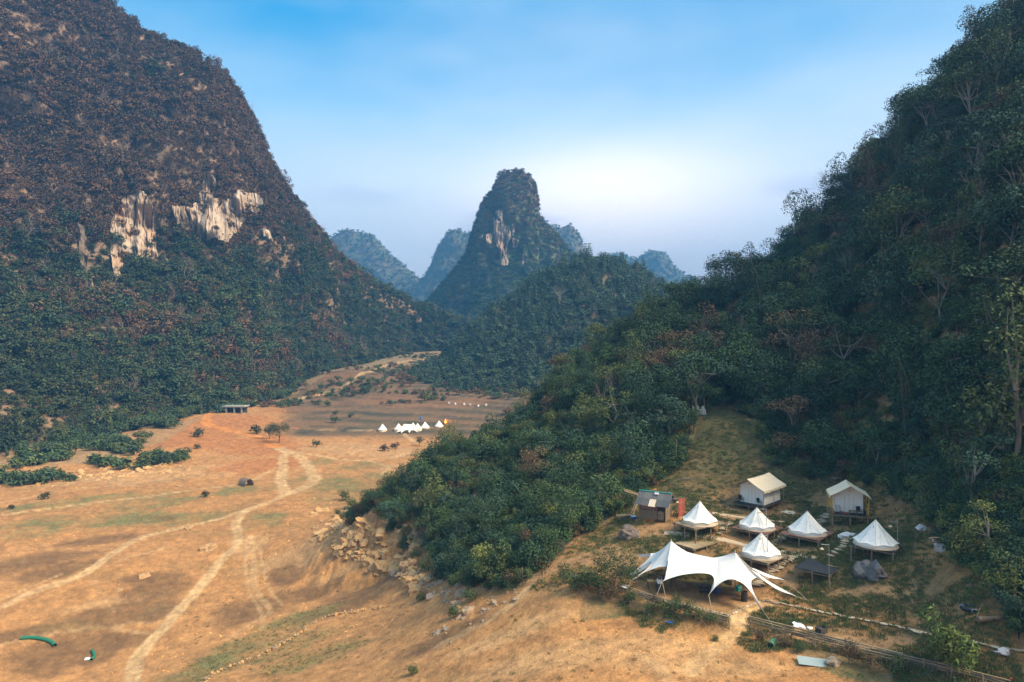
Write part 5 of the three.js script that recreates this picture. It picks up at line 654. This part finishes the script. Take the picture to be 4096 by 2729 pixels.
  const rb = thing('wicker_basket', 'green meshed basket lying on its side below the fence', 'basket', ground(772, 647), 0.9); const bk = mesh('body', new THREE.CylinderGeometry(0.25, 0.3, 0.75, 14, 1, true).rotateZ(Math.PI / 2).translate(0, 0.25, 0), mat(0.02, 0.20, 0.12, 0.7), rb); for (const x of [-0.37, 0, 0.37]) mesh('hoop', new THREE.TorusGeometry(0.275, 0.02, 6, 18).rotateY(Math.PI / 2).translate(x, 0.25, 0), bambooM[0], rb);
  const sh = new Geo(), W = 2.5, Ls = 1.15; for (let i = 0; i <= 70; i++) for (let j = 0; j <= 1; j++) { sh.vert(-Ls / 2 + 0 + j * W, 0.05 + 0.025 * Math.sin(i / 70 * 8 * 6.2832), -Ls / 2 + i / 70 * Ls, null, j, i / 10); if (i && j) { const m = i * 2 + 1; sh.quad(m - 3, m - 2, m, m - 1); } }
  const tin = mesh('corrugated_sheet', sh.build(), mat(0.30, 0.36, 0.36, 0.5, { metalness: 0.3 })); tin.position.copy(ground(806, 663)); tin.rotation.set(0.1, -0.22, -0.02); tin.position.y += 0.12; tag(tin, 'pale blue corrugated sheet lying on the ground below the fence', 'metal sheet');
  // cloth hung on poles up the slope
  const cl = thing('cloth_shelter', 'white cloth slung between thin poles on the slope', 'shelter', ground(699, 417)); const cg = new Geo(); for (let i = 0; i <= 24; i++) for (let j = 0; j <= 8; j++) { const u = i / 24, v = j / 8, peak = Math.abs(Math.sin(u * Math.PI * 2.5 + 1.57)); cg.vert(-1.05 + u * 2.1, 0.35 + v * (0.75 + 0.7 * peak), 0.5 * Math.sin(u * 7) * (1 - v)); if (i && j) { const m = i * 9 + j; cg.quad(m - 10, m - 9, m, m - 1); } } mesh('cloth', cg.build(), mat(0.72, 0.66, 0.64, 0.8), cl); for (const [x, x2, h] of [[-0.4, -0.45, 3.0], [0.95, 0.8, 3.1], [0.3, -0.3, 2.4], [-1.0, -2.0, 1.8]]) mesh('pole', rod(V(x, -0.2, 0.1), V(x2, h, -0.1), 0.04, 0.03, 6), bambooM[0], cl);
  for (const [px, py, h, lab] of [[675.5, 470, 4.2, 'tall thin pole rising behind the hut'], [867, 470, 3.6, 'thin pole at the forest edge behind the gabled tents'], [838, 466, 3.4, 'thin pole near the white rag on the slope']]) { const s = mesh('thin_pole', rod(V(0, -0.2, 0), V(0.15, h, 0), 0.05, 0.03, 6), bambooM[1]); s.position.copy(ground(px, py)); tag(s, lab, 'pole'); }
  const dl = thing('dead_branches', 'fallen dead branches lying on the slope above the hut', 'branches', ground(690, 480)); for (let k = 0; k < 6; k++) mesh('branch', rod(V(-1.4 + R1(0.6), 0.1 + R1(0.1), R1(0.8)), V(1.4 + R1(0.6), 0.2 + R1(0.15), R1(1)), 0.04, 0.02, 5), oldPole, dl);
  // small tree by the canopy and the leafy sapling in the corner
  const tr = plant('round', 77, 2200, 0.24), o1 = thing('small_tree', 'small dark leaning tree with bare trunk beside the star canopy', 'tree', ground(617, 594), 1); mesh('trunk', tr.wood, mat(0.30, 0.2, 0.13, 0.9), o1); mesh('crown', tr.leaves, leafMat(0.036, 0.062, 0.024), o1); o1.scale.set(0.85, 0.62, 0.85);
  const sp = plant('feathery', 78, 2200, 0.30), o3 = thing('leafy_sapling', 'bright green leafy sapling growing through the fence end', 'tree', ground(958, 676), 0); mesh('trunk', sp.wood, woodMat, o3); mesh('crown', sp.leaves, leafMat(0.085, 0.135, 0.035), o3); o3.scale.set(1.25, 1.2, 1.25);
  const sp2 = plant('feathery', 79, 900, 0.36), o4 = thing('leafy_sapling', 'darker leafy sapling behind the bright sapling by the kerb', 'tree', ground(938, 655), 0); mesh('trunk', sp2.wood, woodMat, o4); mesh('crown', sp2.leaves, leafMat(0.06, 0.1, 0.03), o4); o4.scale.set(0.6, 0.62, 0.6);
}
// ---------------------------------------------------------------- rocks, far shore, small growth
{
  const rng = mulberry(314), geos = Array.from({ length: 9 }, (_, k) => rockGeo(k + 40, 1, 0.75, 0.85, 0.5, 2)), mats = [[0.50, 0.285, 0.115], [0.54, 0.33, 0.15], [0.40, 0.235, 0.11], [0.31, 0.215, 0.14], [0.24, 0.19, 0.15]].map(c => new THREE.MeshStandardMaterial({ color: rgb(...c), roughness: 0.95, bumpMap: dirtBump, bumpScale: 0.15 }));
  const place = (px, py, s, m, label, group, name = 'outcrop_rock') => { const p = ground(px, py), o = mesh(name, geos[Math.floor(rng() * 9)], mats[m]); o.position.set(p.x, p.y - s * 0.12, p.z); o.scale.set(s * (0.8 + 0.7 * rng()), s * (0.5 + 0.5 * rng()), s * (0.8 + 0.4 * rng())); o.rotation.set(rng() * 0.4, rng() * 6.28, rng() * 0.4); return tag(o, label, 'rock', group); };
  // outcrop on the spur: jagged sandy rocks
  for (let n = 0; n < 285; n++) { const t = rng(), px = 322 + t * 98 + (rng() - 0.5) * 24, py = 520 + t * 52 + (rng() - 0.5) * 46, [x, z] = [ground(px, py).x, ground(px, py).z]; if (inPatch(PATCH.dark, x, z) > 0.85 && rng() < 0.6) continue; place(px, py, 0.22 + 0.85 * rng() ** 2.5, rng() < 0.5 ? 0 : rng() < 0.6 ? 1 : 2, 'sandy limestone rock in the jagged outcrop at the spur foot', 'rocks of the outcrop at the spur foot'); }
  for (let n = 0; n < 46; n++) { const t = rng(); place(398 + t * 66 + (rng() - 0.5) * 14, 560 + t * 44 + (rng() - 0.5) * 26, 0.25 + 0.5 * rng(), 2 + Math.floor(rng() * 3), 'grey brown rock on the bank above the sunken hollow', 'rocks on the bank above the hollow', 'bank_rock'); }
  for (let n = 0; n < 34; n++) { const t = rng(); place(430 + t * 95 + (rng() - 0.5) * 20, 640 - t * 60 + (rng() - 0.5) * 22, 0.1 + 0.42 * rng() * rng(), rng() < 0.5 ? 3 : 4, 'weathered grey rock poking out beside the footpath', 'rocks beside the footpath', 'path_rock'); }
  for (const [px, py, s] of [[355, 513, 1.0], [336, 528, 0.9], [388, 518, 1.1], [408, 528, 1.3], [412, 538, 1.0]]) place(px, py, s, 1, 'big pale limestone block under the spur bushes', 'big blocks under the spur bushes', 'limestone_block');
  for (const [px, py, s, lab] of [[187, 529, 0.9, 'brown rock heap lying on the long curved track'], [208, 549, 1.3, 'tall tan rock heap between the two tracks'], [143, 577, 0.8, 'lone dark rock standing in the brown hollow'], [119, 590, 0.5, 'small pale rock flat on the brown hollow'], [313, 541, 0.8, 'pair sized tan rock on the slope below the outcrop'], [180, 486, 0.7, 'small tan rock beside the thin upper track']]) { place(px, py, s, 2, lab, undefined, 'lone_rock'); }
  for (let n = 0; n < 90; n++) { const px = -5 + rng() * 190; place(px, 484 - px * 0.10 + (rng() - 0.5) * 12, 0.4 + 0.9 * rng() * rng(), rng() < 0.7 ? 1 : 0, 'pale sandy rock along the shore below the left scrub', 'rocks along the shore scrub', 'shore_rock'); }
  // the low wall of loose stones across the slope
  const wp = [[203, 684], [215, 674], [240, 664], [262, 655], [280, 645], [300, 634], [312, 625], [325, 618], [345, 613], [368, 610], [388, 606]].map(p => ground(...p)), cv = new THREE.CatmullRomCurve3(wp, false, 'centripetal'), L = cv.getLength(), w = thing('dry_stone_wall', 'low tumbled wall of loose stones crossing the slope', 'wall', wp[0]), N = 260;
  for (let k = 0; k < N; k++) { const p = cv.getPointAt(rng()), s = 0.08 + 0.17 * rng() * rng(), m = mesh('stone', stones[Math.floor(rng() * 8)], mats[[0, 2, 2, 3][Math.floor(rng() * 4)]], w); m.position.copy(onGround(p.x + (rng() - 0.5) * 0.7, p.z + (rng() - 0.5) * 0.7, s * 0.3 + 0.16 * rng())).sub(w.position); m.scale.setScalar(s); m.rotation.set(rng(), rng() * 6, rng()); }
  // gravel and clods
  const gst = new Stand('loose_stones', 'small loose stones and clods scattered over the lake bed', 'stones', geos.slice(0, 3).map(g => ({ geo: g, mat: new THREE.MeshStandardMaterial({ roughness: 1 }), name: 'pebble' })));
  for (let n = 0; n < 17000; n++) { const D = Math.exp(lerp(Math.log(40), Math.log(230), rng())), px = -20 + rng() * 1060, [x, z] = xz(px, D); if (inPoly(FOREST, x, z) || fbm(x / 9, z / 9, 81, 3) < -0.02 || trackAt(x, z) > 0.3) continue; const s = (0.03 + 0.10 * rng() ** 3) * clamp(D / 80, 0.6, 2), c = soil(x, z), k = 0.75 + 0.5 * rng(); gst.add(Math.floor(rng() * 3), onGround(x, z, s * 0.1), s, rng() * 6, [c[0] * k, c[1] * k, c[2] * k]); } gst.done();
  // grass: blades in tufts
  const tuft = (seed, n, L, W) => { const r = mulberry(seed), g = new Geo(); for (let k = 0; k < n; k++) { const a = r() * 6.28, d = V(Math.cos(a) * 0.5 * r(), 1, Math.sin(a) * 0.5 * r()).normalize(), t = 0.7 + 0.6 * r(); leaf(g, V((r() - 0.5) * 0.6, -0.02, (r() - 0.5) * 0.6), d, V(Math.cos(a), 0.3, Math.sin(a)).normalize(), L * (0.6 + 0.7 * r()), W, [t, t, t], 0.35); } return g.build(); };
  const gr = new Stand('grass', 'short green and dry grass over the camp slope and field', 'grass', [tuft(1, 22, 0.22, 0.035), tuft(2, 22, 0.17, 0.04), tuft(3, 24, 0.30, 0.045)].map(geo => ({ geo, mat: instMat, name: 'grass_tuft' })));
  for (let n = 0; n < 150000; n++) { const D = Math.exp(lerp(Math.log(40), Math.log(125), rng())), px = 180 + rng() * 860, [x, z] = xz(px, D), camp = inPoly(CAMP, x + 3 * noise(x / 4, z / 4, 1), z + 3 * noise(x / 4, z / 4, 8)); if (inPoly(FOREST, x, z) && rng() < 0.5) continue; const g = camp ? 0.72 + 1.1 * fbm(x / 6, z / 6, 2, 4) : 0.02 + 0.2 * inPatch(PATCH.grass, x, z, 0.6); if (rng() > g * (1 - 0.92 * inPatch(PATCH.red, x, z)) || trackAt(x, z) > 0.25 || Math.hypot(x - 16.5, (z + 61.5) * 1.4) < 6) continue; const dry = rng() < (camp ? 0.25 : 0.7), s = (camp ? 0.8 : 0.55) * (0.5 + 0.8 * rng()), k = 0.8 + 0.4 * rng(); gr.add(Math.floor(rng() * 3), onGround(x, z), s, rng() * 6, (dry ? [0.34, 0.235, 0.10] : [0.13, 0.17, 0.055]).map(v => v * k)); } gr.done();
  // low leafy plants and dry brush round the camp, at the fence and on the field
  const bushI = [near.bush[0], near.bush[1], near.feathery[0]], bm = [leafMat(0.050, 0.085, 0.030), leafMat(0.075, 0.095, 0.032), leafMat(0.10, 0.075, 0.042)];
  const shrub = (px, py, s, k, m, lab, group) => { const o = thing(k < 2 ? 'bush' : 'feathery_shrub', lab, 'bush', ground(px, py).add(V(0, -0.05, 0)), rng() * 6, group); mesh('trunk', bushI[k].wood, woodMat, o); mesh('crown', bushI[k].leaves, bm[m], o); o.scale.set(s, s * (0.8 + 0.4 * rng()), s); return o; };
  for (const [px, py, s, k, m] of [[575, 590, 0.8, 0, 0], [588, 588, 0.9, 1, 0], [600, 593, 0.8, 0, 0], [565, 583, 0.6, 2, 0], [610, 600, 0.6, 1, 2], [630, 603, 0.45, 0, 0]]) shrub(px, py, s, k, m, 'low dark bush in the thicket around the small leaning tree', 'thicket around the small tree');
  for (const [px, py, s, k, m] of [[650, 612, 0.4, 0, 0], [664, 612, 0.5, 1, 0], [675, 613, 0.55, 0, 0], [688, 618, 0.5, 2, 0], [700, 620, 0.4, 0, 1], [712, 624, 0.35, 1, 0], [676, 607, 0.45, 2, 0], [655, 605, 0.35, 2, 2]]) shrub(px, py, s, k, m, 'small green bush growing through the fence before the canopy', 'bushes along the canopy fence');
  for (const [px, py, s, k, m] of [[760, 641, 0.35, 0, 2], [784, 647, 0.4, 1, 2], [800, 652, 0.35, 0, 0], [850, 664, 0.5, 2, 2], [870, 668, 0.5, 1, 2], [900, 676, 0.5, 0, 0], [788, 633, 0.3, 2, 1]]) shrub(px, py, s, k, m, 'scrubby bush caught in the tangled branch fence', 'bushes along the branch fence');
  for (const [px, py, s, lab] of [[413, 674, 0.42, 'small round bush alone at the foot of the field'], [453, 618, 0.55, 'green bush among the footpath rocks'], [470, 601, 0.6, 'upright green bush on the bank above the footpath rocks'], [424, 598, 0.6, 'brownish bush on the bank beside the hollow'], [420, 601, 0.5, 'dark bush on the bank beside the hollow'], [716, 641, 0.22, 'tiny seedling on the bare field before the rope gate']]) shrub(px, py, s, 0, lab.startsWith('brown') ? 2 : 0, lab);
  for (const [px, py, s] of [[345, 500, 1.1], [352, 508, 1.0], [338, 516, 0.6], [360, 512, 0.9], [347, 512, 0.7], [343, 520, 0.6], [370, 510, 0.9], [383, 514, 0.8], [415, 560, 0.6], [425, 572, 0.7], [437, 580, 0.8]]) shrub(px, py, s, 0, 0, 'dark bush rooted in the outcrop rocks', 'bushes in the outcrop rocks');
  // dry branch heaps
  const br = mulberry(8), branchG = [1, 2, 3].map(k => bareTree(mulberry(k + 60), 1.5, 0.95, 3, [0.22, 0.16, 0.11]).build());
  const heap = thing('branch_heap', 'heaped dry branches woven along the fence by the dirt pad', 'branches', ground(800, 645)); for (let k = 0; k < 42; k++) { const t = br(), px = 752 + t * 220, p = ground(px, 630 + t * 52 + 6 * br()), o = mesh('branch', branchG[k % 3], woodMat, heap); o.position.copy(p).sub(heap.position); o.rotation.set(1.1 * (br() - 0.2), br() * 6, 1.2 * (br() - 0.5)); o.scale.setScalar(0.5 + 0.6 * br()); }
  const heap2 = thing('branch_heap', 'heaped dry branches under the thicket and canopy fence', 'branches', ground(600, 598)); for (let k = 0; k < 36; k++) { const t = br(), px = 565 + t * 165, p = ground(px, 590 + t * 38 + 5 * br()), o = mesh('branch', branchG[k % 3], woodMat, heap2); o.position.copy(p).sub(heap2.position); o.rotation.set(1.1 * (br() - 0.2), br() * 6, 1.2 * (br() - 0.5)); o.scale.setScalar(0.5 + 0.6 * br()); }
  // bushes and trees of the far shore
  const fb = (px, py, s, k, c, lab, group) => { const o = mesh(k === 6 || k === 7 ? 'shore_bush' : 'shore_tree', (k === 3 ? nearInst[0] : k === 1 ? nearInst[1] : farPlants[k]).geo, leafMat(...c)); o.position.copy(ground(px, py)); o.position.y -= 0.1; o.scale.setScalar(s); o.rotation.y = px; return tag(o, lab, k === 6 || k === 7 ? 'bush' : 'tree', group); };
  fb(278.5, 443, 1.25, 3, [0.035, 0.06, 0.035], 'dark round tree beside the bend of the red track'); fb(270, 439, 1.0, 1, [0.045, 0.066, 0.038], 'lighter tree behind the dark tree at the red track'); fb(257, 434, 1.6, 6, [0.06, 0.07, 0.04], 'wide bush below the concrete viewing deck'); fb(198, 437, 1.5, 6, [0.035, 0.055, 0.03], 'single dark bush on the red slope below the track'); fb(196, 449, 0.8, 7, [0.04, 0.06, 0.03], 'small bush below the single dark bush'); fb(420, 446, 0.6, 1, [0.05, 0.07, 0.05], 'small round tree by the far tents'); fb(317, 447, 1.1, 7, [0.05, 0.07, 0.04], 'low bush at the foot of the field terraces'); fb(206, 497, 0.7, 6, [0.03, 0.04, 0.025], 'dark shrub alone on the green lake bed'); fb(44, 499, 0.8, 7, [0.03, 0.045, 0.02], 'long dark shrub by the upper thin track'); fb(12, 509, 0.5, 6, [0.03, 0.045, 0.02], 'tiny dark shrub by the lower thin track'); fb(395, 449, 1.1, 7, [0.09, 0.06, 0.045], 'brown scrub on the mound below the far tents'); fb(384, 451, 1.0, 6, [0.09, 0.06, 0.045], 'dry brown bush at the end of the mound below the far tents');
  const vs = new Stand('valley_scrub', 'low scrub dotted over the terraces and valley slopes', 'scrub', farPlants);
  for (let n = 0; n < 4200; n++) { const px = 240 + rng() * 300, D = 275 + rng() * 330, [x, z] = xz(px, D), y = height(x, z), r = CY + (EYE - y) * F / D; if (trackAt(x, z) > 0.05 || inPatch(PATCH.red, x, z) > 0.6) continue; const dens = D < 340 ? 0.03 : 1; if (rng() > dens * (0.6 + 1.6 * fbm(x / 25, z / 25, 61, 3)) || (px > 340 && px < 480 && D < 300)) continue; const k = D > 380 ? pickWeighted(rng(), [[0, 0.3], [1, 0.2], [6, 0.3], [7, 0.2]]) : 6 + Math.floor(rng() * 2), s = k < 6 ? 0.4 + 0.5 * rng() : 0.6 + 0.8 * rng(); vs.add(k, onGround(x, z, -0.1), s, rng() * 6, rng() < 0.25 ? BROWN[1] : GREEN[Math.floor(rng() * 5)]); } vs.done();
}
// the far camp
{
  const far = (label, px, py, R, H) => { const p = ground(px, py), t = thing('far_bell_tent', label, 'tent', p, px, 'row of far bell tents'), g = new Geo(), A = 16; for (let b = 0; b <= 5; b++) for (let a = 0; a <= A; a++) { const th = a / A * 6.2832, q = b / 5, r = R * q * (1 - 0.05 * (a % 2) * q); g.vert(Math.cos(th) * r, 0.45 + (H - 0.45) * (1 - q) ** 1.12, Math.sin(th) * r); if (a && b) { const m = b * (A + 1) + a; g.quad(m - A - 2, m - 1, m, m - A - 1); } } mesh('canopy', g.build(), canvas, t); mesh('side_wall', new THREE.CylinderGeometry(R * 0.92, R * 0.94, 0.9, 16, 1, true).translate(0, 0.05, 0), cream, t); };
  const labs = ['far white bell tent standing apart at one end of the row', 'far white bell tent next to the one standing apart', 'far white bell tent behind the far star canopy', 'far white bell tent tucked right behind the canopy peak', 'far white bell tent near the dark stall', 'far white bell tent next to the burning fire'];
  [[382.5, 430.5], [398.5, 430], [413, 429.3], [417.5, 429.8], [425, 428.2], [439, 427]].forEach(([x, y], k) => far(labs[k], x, y, 1.95, 2.75));
  const c = ground(407, 433), s = thing('far_star_canopy', 'small looking white star canopy before the far bell tents', 'canopy', c), g = new Geo(), tips = [[-4.6, 0.2, 2.6], [-2, 0.4, 3.4], [1.5, 0.5, 3.4], [5, 0.5, 2.4], [4.6, 0.5, -2], [0, 0.8, -3], [-4, 0.5, -2.4]], top = [V(-1.2, 3.6, 0), V(2.2, 3.4, 0)], rim = []; tips.forEach((a, i) => { const b = tips[(i + 1) % tips.length], A = V(...a), Bq = V(...b), m = A.clone().add(Bq).multiplyScalar(0.5).lerp(V(0.5, 2.2, 0), 0.55); for (let k = 0; k < 8; k++) { const u = -1 + k / 4, q = Math.sin(u * 1.5708), e = Math.cos(u * 1.5708), cc = A.clone().add(Bq).multiplyScalar(0.5); rim.push([cc.clone().addScaledVector(Bq.clone().sub(A), q / 2).addScaledVector(m.clone().sub(cc), e), (a[0] + b[0]) / 2 + q < 0.5 ? 0 : 1]); } });
  for (let b = 0; b <= 6; b++) for (let a = 0; a <= rim.length; a++) { const [p, o] = rim[a % rim.length], t = b / 6; g.vert(lerp(top[o].x, p.x, t), p.y + (top[o].y - p.y) * (1 - t) ** 1.5, lerp(top[o].z, p.z, t)); if (a && b) { const m = b * (rim.length + 1) + a; g.quad(m - rim.length - 2, m - 1, m, m - rim.length - 1); } } mesh('fabric', g.build(), canvas, s); for (const q of top) mesh('mast', rod(V(q.x, -0.2, q.z), q, 0.06, 0.05, 6), oldPole, s);
  const st = thing('wooden_stall', 'small dark wooden stall beside the far fire', 'stall', ground(452, 423.5), 0.1); for (let k = 0; k < 7; k++) mesh('board', box(0.62, 1.7, 0.06, -2.0 + k * 0.66, 1.0, 0), timber[k % 3], st); mesh('roof', box(5.2, 0.16, 2.4, 0, 2.35, -0.9), mat(0.14, 0.09, 0.07, 0.9), st); for (const x of [-2.3, 2.3]) for (const z of [0.05, -1.9]) mesh('post', rod(V(x, -0.3, z), V(x, 2.3, z), 0.08, 0.08, 6), timber[1], st);
  const fp = ground(445.5, 424), f = thing('camp_fire', 'small bright camp fire burning next to the wooden stall', 'fire', fp); mesh('logs', mergeGeometries([rod(V(-0.7, 0.05, 0), V(0.6, 0.3, 0.1), 0.12, 0.1, 6), rod(V(0.6, 0.05, 0.2), V(-0.5, 0.3, -0.2), 0.12, 0.1, 6), rod(V(0, 0.05, -0.7), V(0.1, 0.35, 0.5), 0.12, 0.1, 6)]), mat(0.06, 0.045, 0.04, 1), f); const fl = mesh('flame', new THREE.LatheGeometry([[0, 0.1], [0.35, 0.3], [0.42, 0.7], [0.3, 1.3], [0.12, 1.9], [0, 2.3]].map(q => new THREE.Vector2(...q)), 9), new THREE.MeshStandardMaterial({ color: rgb(0.8, 0.25, 0.03), emissive: rgb(1, 0.28, 0.03), emissiveIntensity: 2 }), f); const pl = new THREE.PointLight(rgb(1, 0.45, 0.12), 12, 14); pl.position.set(fp.x, fp.y + 1.1, fp.z + 0.9); pl.castShadow = true; scene.add(pl);
  const bb = thing('water_drum', 'blue drum standing on the terrace behind the far tents', 'drum', ground(421, 419.5)); mesh('body', new THREE.LatheGeometry([[0, -0.1], [0.5, -0.1], [0.55, 0.2], [0.5, 0.6], [0.55, 1.0], [0.45, 1.2], [0, 1.22]].map(q => new THREE.Vector2(...q)), 14), mat(0.03, 0.2, 0.5, 0.5), bb); mesh('lid', new THREE.CylinderGeometry(0.47, 0.47, 0.08, 14).translate(0, 1.26, 0), mat(0.02, 0.14, 0.4, 0.5), bb);
  [[449, 403.5], [455, 404.5], [464, 404.8], [470, 405.3], [478, 406.5], [486, 405.5]].forEach(([x, y], k) => { const b = thing('white_box', 'small white box set out along the upper terrace edge', 'box', ground(x, y), k, 'white boxes on the upper terrace'); mesh('body', box(0.9, 0.8, 0.8, 0, 0.35, 0), whitePlastic, b); mesh('lid', box(1.0, 0.12, 0.9, 0, 0.8, 0), mat(0.6, 0.58, 0.52, 0.7), b); });
  // concrete viewing deck over the red track
  const dk = ground(234, 413), v = thing('viewing_deck', 'concrete viewing deck on pillars above the red track', 'deck', V(dk.x, dk.y, dk.z)); const conc = mat(0.26, 0.27, 0.25, 0.9); mesh('slab', box(10.5, 0.55, 6, 0, 3.0, -2), mat(0.34, 0.33, 0.28, 0.9), v); for (const x of [-3.4, 0.3, 3.6]) mesh('pillar', box(0.6, 5, 0.6, x, 0.4, 0.3), conc, v); mesh('back_wall', box(9, 4.6, 0.4, 0, 0.5, -4), mat(0.10, 0.10, 0.09, 0.9), v); for (let k = 0; k <= 7; k++) mesh('rail_post', box(0.1, 0.95, 0.1, -5 + k * 1.43, 3.75, 0.85), mat(0.12, 0.22, 0.19, 0.8), v); for (const y of [3.75, 4.2]) mesh('handrail', box(10.3, 0.1, 0.1, 0, y, 0.85), mat(0.12, 0.22, 0.19, 0.8), v);
  const sg = thing('notice_sign', 'small white sign on a post above the red track', 'sign', ground(211, 410)); mesh('post', rod(V(0, -0.2, 0), V(0, 2.6, 0), 0.07, 0.07, 6), steel, sg); mesh('panel', box(1.5, 1.1, 0.06, 0, 2.6, 0.05), mat(0.6, 0.65, 0.7, 0.6), sg);
  // woven dome on the lake bed and the green netting
  const dm = thing('wicker_dome', 'woven barrel shaped hut of sticks on the lake bed', 'wicker dome', ground(246, 485.5), 0.95), L2 = 3.2, r2 = 1.35; for (let k = 0; k < 8; k++) { const z = -L2 / 2 + k * L2 / 7, pts = []; for (let a = 0; a <= 10; a++) { const th = a / 10 * Math.PI; pts.push(V(Math.cos(th) * r2, Math.sin(th) * 1.9 - 0.05, z)); } mesh('hoop', wire(pts, 0.045, 5), oldPole, dm); } for (let a = 0; a <= 12; a++) { const th = a / 12 * Math.PI; mesh('lath', rod(V(Math.cos(th) * r2, Math.sin(th) * 1.9 - 0.02, -L2 / 2 - 0.1), V(Math.cos(th) * r2, Math.sin(th) * 1.9 - 0.02, L2 / 2 + 0.1), 0.05, 0.045, 5), a % 2 ? oldPole : timber[1], dm); } const sk = new Geo(); for (let i = 0; i <= 1; i++) for (let a = 0; a <= 16; a++) { const th = a / 16 * Math.PI; sk.vert(Math.cos(th) * (r2 - 0.06), Math.sin(th) * 1.83, (i - 0.5) * L2 * 0.86); if (i && a) { const m = 17 + a; sk.quad(m - 18, m - 17, m, m - 1); } } mesh('covering', sk.build(), mat(0.30, 0.22, 0.17, 0.95), dm);
  const tubeN = (label, pix, r) => { const pts = pix.map(p => ground(...p).add(V(0, r * 0.8, 0))), o = mesh('net_tube', new THREE.TubeGeometry(new THREE.CatmullRomCurve3(pts), 40, r, 9), mat(0.02, 0.16, 0.09, 0.7)); return tag(o, label, 'netting'); };
  tubeN('long dark green rolled net lying on the brown lake bed', [[21, 639.5], [33, 639], [45, 641], [52, 644], [55, 647]], 0.26); tubeN('short bent green net roll near the bottom of the brown hollow', [[92, 651.5], [93.5, 654], [94, 658], [91, 661]], 0.2);
  const wh = mesh('fence_scrap', rockGeo(91, 0.35, 0.15, 0.3, 0.4, 2), whitePlastic); wh.position.copy(ground(87.5, 659)); tag(wh, 'small pale scrap beside the short green net roll', 'scrap');
  const bl = thing('dry_boat', 'old plank boat frame drawn up under the shore scrub', 'boat', ground(46, 477), 0.2); mesh('side_board', box(5.2, 0.7, 0.1, 0, 0.4, 0.5), timber[1], bl); mesh('side_board', box(5.2, 0.7, 0.1, 0, 0.4, -0.5), timber[0], bl); mesh('bottom', box(5, 0.1, 1, 0, 0.12, 0), timber[1], bl);
}
renderer.render(scene, camera);
